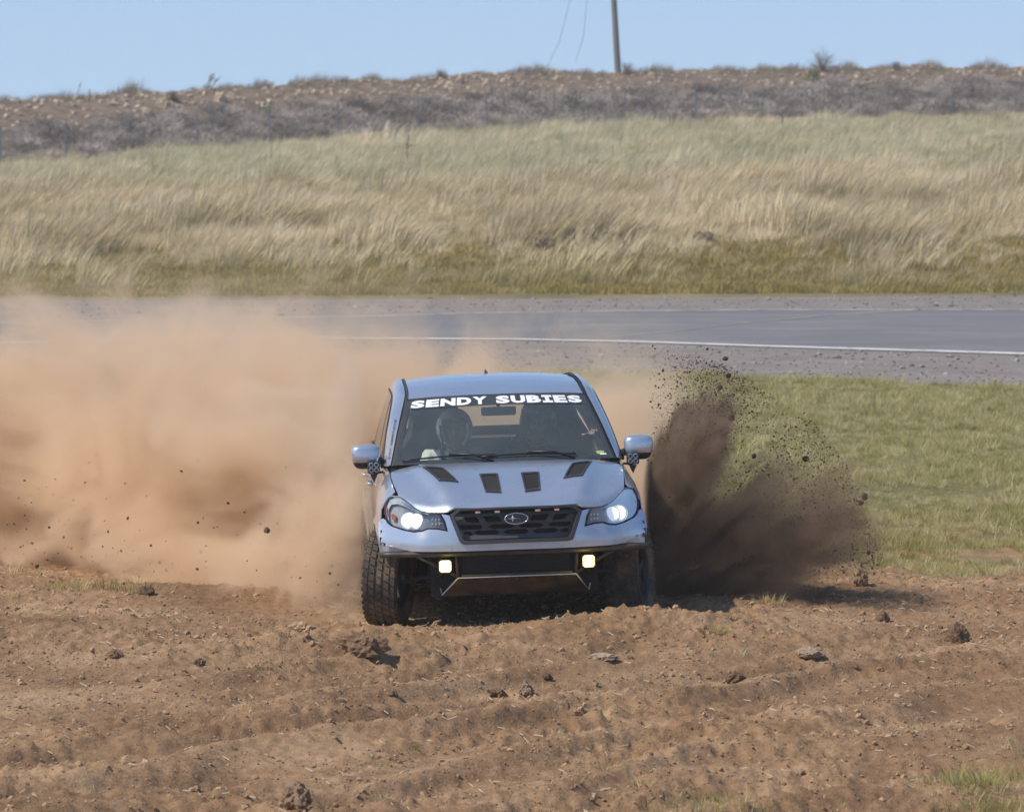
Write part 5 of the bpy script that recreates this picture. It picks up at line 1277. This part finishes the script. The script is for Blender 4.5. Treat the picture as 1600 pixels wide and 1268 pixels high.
pv = t.n('VolumePrincipled'); col = t.mix(t.sstep(nb, .35, .65), (.19,.128,.085), (.45,.335,.235)); t.set(pv.inputs['Color'], col); t.set(pv.inputs['Density'], dens)
t.t.links.new(pv.outputs[0], t.out.inputs['Volume']); M['spray'] = t.m; t.m.cycles.volume_step_rate = .45
hull('dark_soil_plume', [(.92,35.7),(2.95,35.9),(3.0,38.2),(.80,38.3)], lambda x, y: 1.75-.75*ss(1.5, 1.9, x), -.2, M['spray'], .4, 'dark soil thrown up by the front wheel', .05)
# the soil lumps in the plume
def plume_pt():
    while True:
        if random.random() < .62:
            a = random.gauss(1.13, .14); r_ = .35+1.45*random.random()**.75
        else: a = random.uniform(.10, .80); r_ = 1.85*random.random()**.35
        x = .78+r_*math.cos(a); z = r_*math.sin(a)
        if x > .98 and .03 < z < 1.95: return (x, random.gauss(37.0, .38), z+.02)
P_ = np.array([plume_pt() for i in range(20000)]); S1 = np.clip(.0019*np.exp(RNG.exponential(.38, len(P_))), .0018, .009)
cd = [rock_mesh('flying_crumb', M['fly'], 600+i, .5, 1, .8) for i in range(4)]
scatter('flying_soil', P_, S1, RNG.uniform(0, 6.28, len(P_)), cd, 'fine dark crumbs of soil flying in the plume', tilt=3)
P2 = []
for i in range(420):
    x = random.uniform(-4.6, -1.1); P2.append((x, random.uniform(max(35.2, 34.2-1.42*x)-.5, 40), abs(random.gauss(.05, .4))+.05))
scatter('flying_specks', np.array(P2), np.clip(.003*np.exp(RNG.exponential(.5, len(P2))), .002, .012), RNG.uniform(0, 6.28, len(P2)), cd, 'specks of soil flying at the front of the tan dust', tilt=3)
fl = [(1133,560,.020,'upper left of the three highest specks above the dark plume'),(1138,587,.019,'just below the top of the spray above the dark plume'),(1125,605,.020,'clod above the tip of the dark plume'),(1105,545,.012,'small speck highest over the gravel'),
 (1143,652,.026,'flying clod at the upper right edge of the dark column'),(1105,697,.026,'round clod inside the dark column, upper part'),(1127,664,.018,'clod right of centre near the top of the dark column'),(1178,712,.020,'clod alone in the thin spray right of the column'),
 (1258,716,.022,'clod at the tip of the uppermost sideways streak'),(1241,748,.014,'clod between the two sideways streaks'),(1351,775,.026,'clod at the far right tip of the spray'),(1345,785,.018,'clod just below the far right tip of the spray'),(1357,863,.018,'clod low at the right end of the spray over the grass'),
 (1165,811,.013,'small clod in the middle of the fan of spray'),(417,828,.022,'long dark clod flying in front of the tan dust'),(250,878,.016,'dark clod flying low in front of the dust, left half'),(260,891,.017,'lower one of two dark clods close together before the dust'),(314,862,.014,'small dark clod in front of the dust between two others'),(58,884,.018,'dark clod flying over the berm near the left edge')]
for i, (u, v, s, lb) in enumerate(fl):
    y = 36.9 if u > 900 else 38.3 if u < 330 else 36.5
    if 'long' in lb: y = 36.0
    me = rock_mesh('flying_clod', M['fly'], 700+i, .4, 2, .8)
    for w_ in me.vertices: w_.co = w_.co*s*(1 if 'long' not in lb else 1); 
    if 'long' in lb:
        for w_ in me.vertices: w_.co.z *= 1.9
    o = obj('flying_clod', me, loc=px(u, v, y)); o.rotation_euler = (i, i*2, 0); tag(o, lb if lb.startswith(('clod','dark','round','small','long','flying')) else 'dark clod of soil, '+lb, 'clod', 'clods flying through the air')

# the thin dusty air between the camera and the hill
t = NT('dusty_air'); pv = t.n('VolumePrincipled'); t.set(pv.inputs['Color'], (.95,.94,.92)); pv.inputs['Density'].default_value = .0005
t.t.links.new(pv.outputs[0], t.out.inputs['Volume'])
mb = MB(); mb.box((0, 440, 9.2), (880, 960, 21.5)); o = mb.build('haze', t.m); tag(o, kind='stuff')
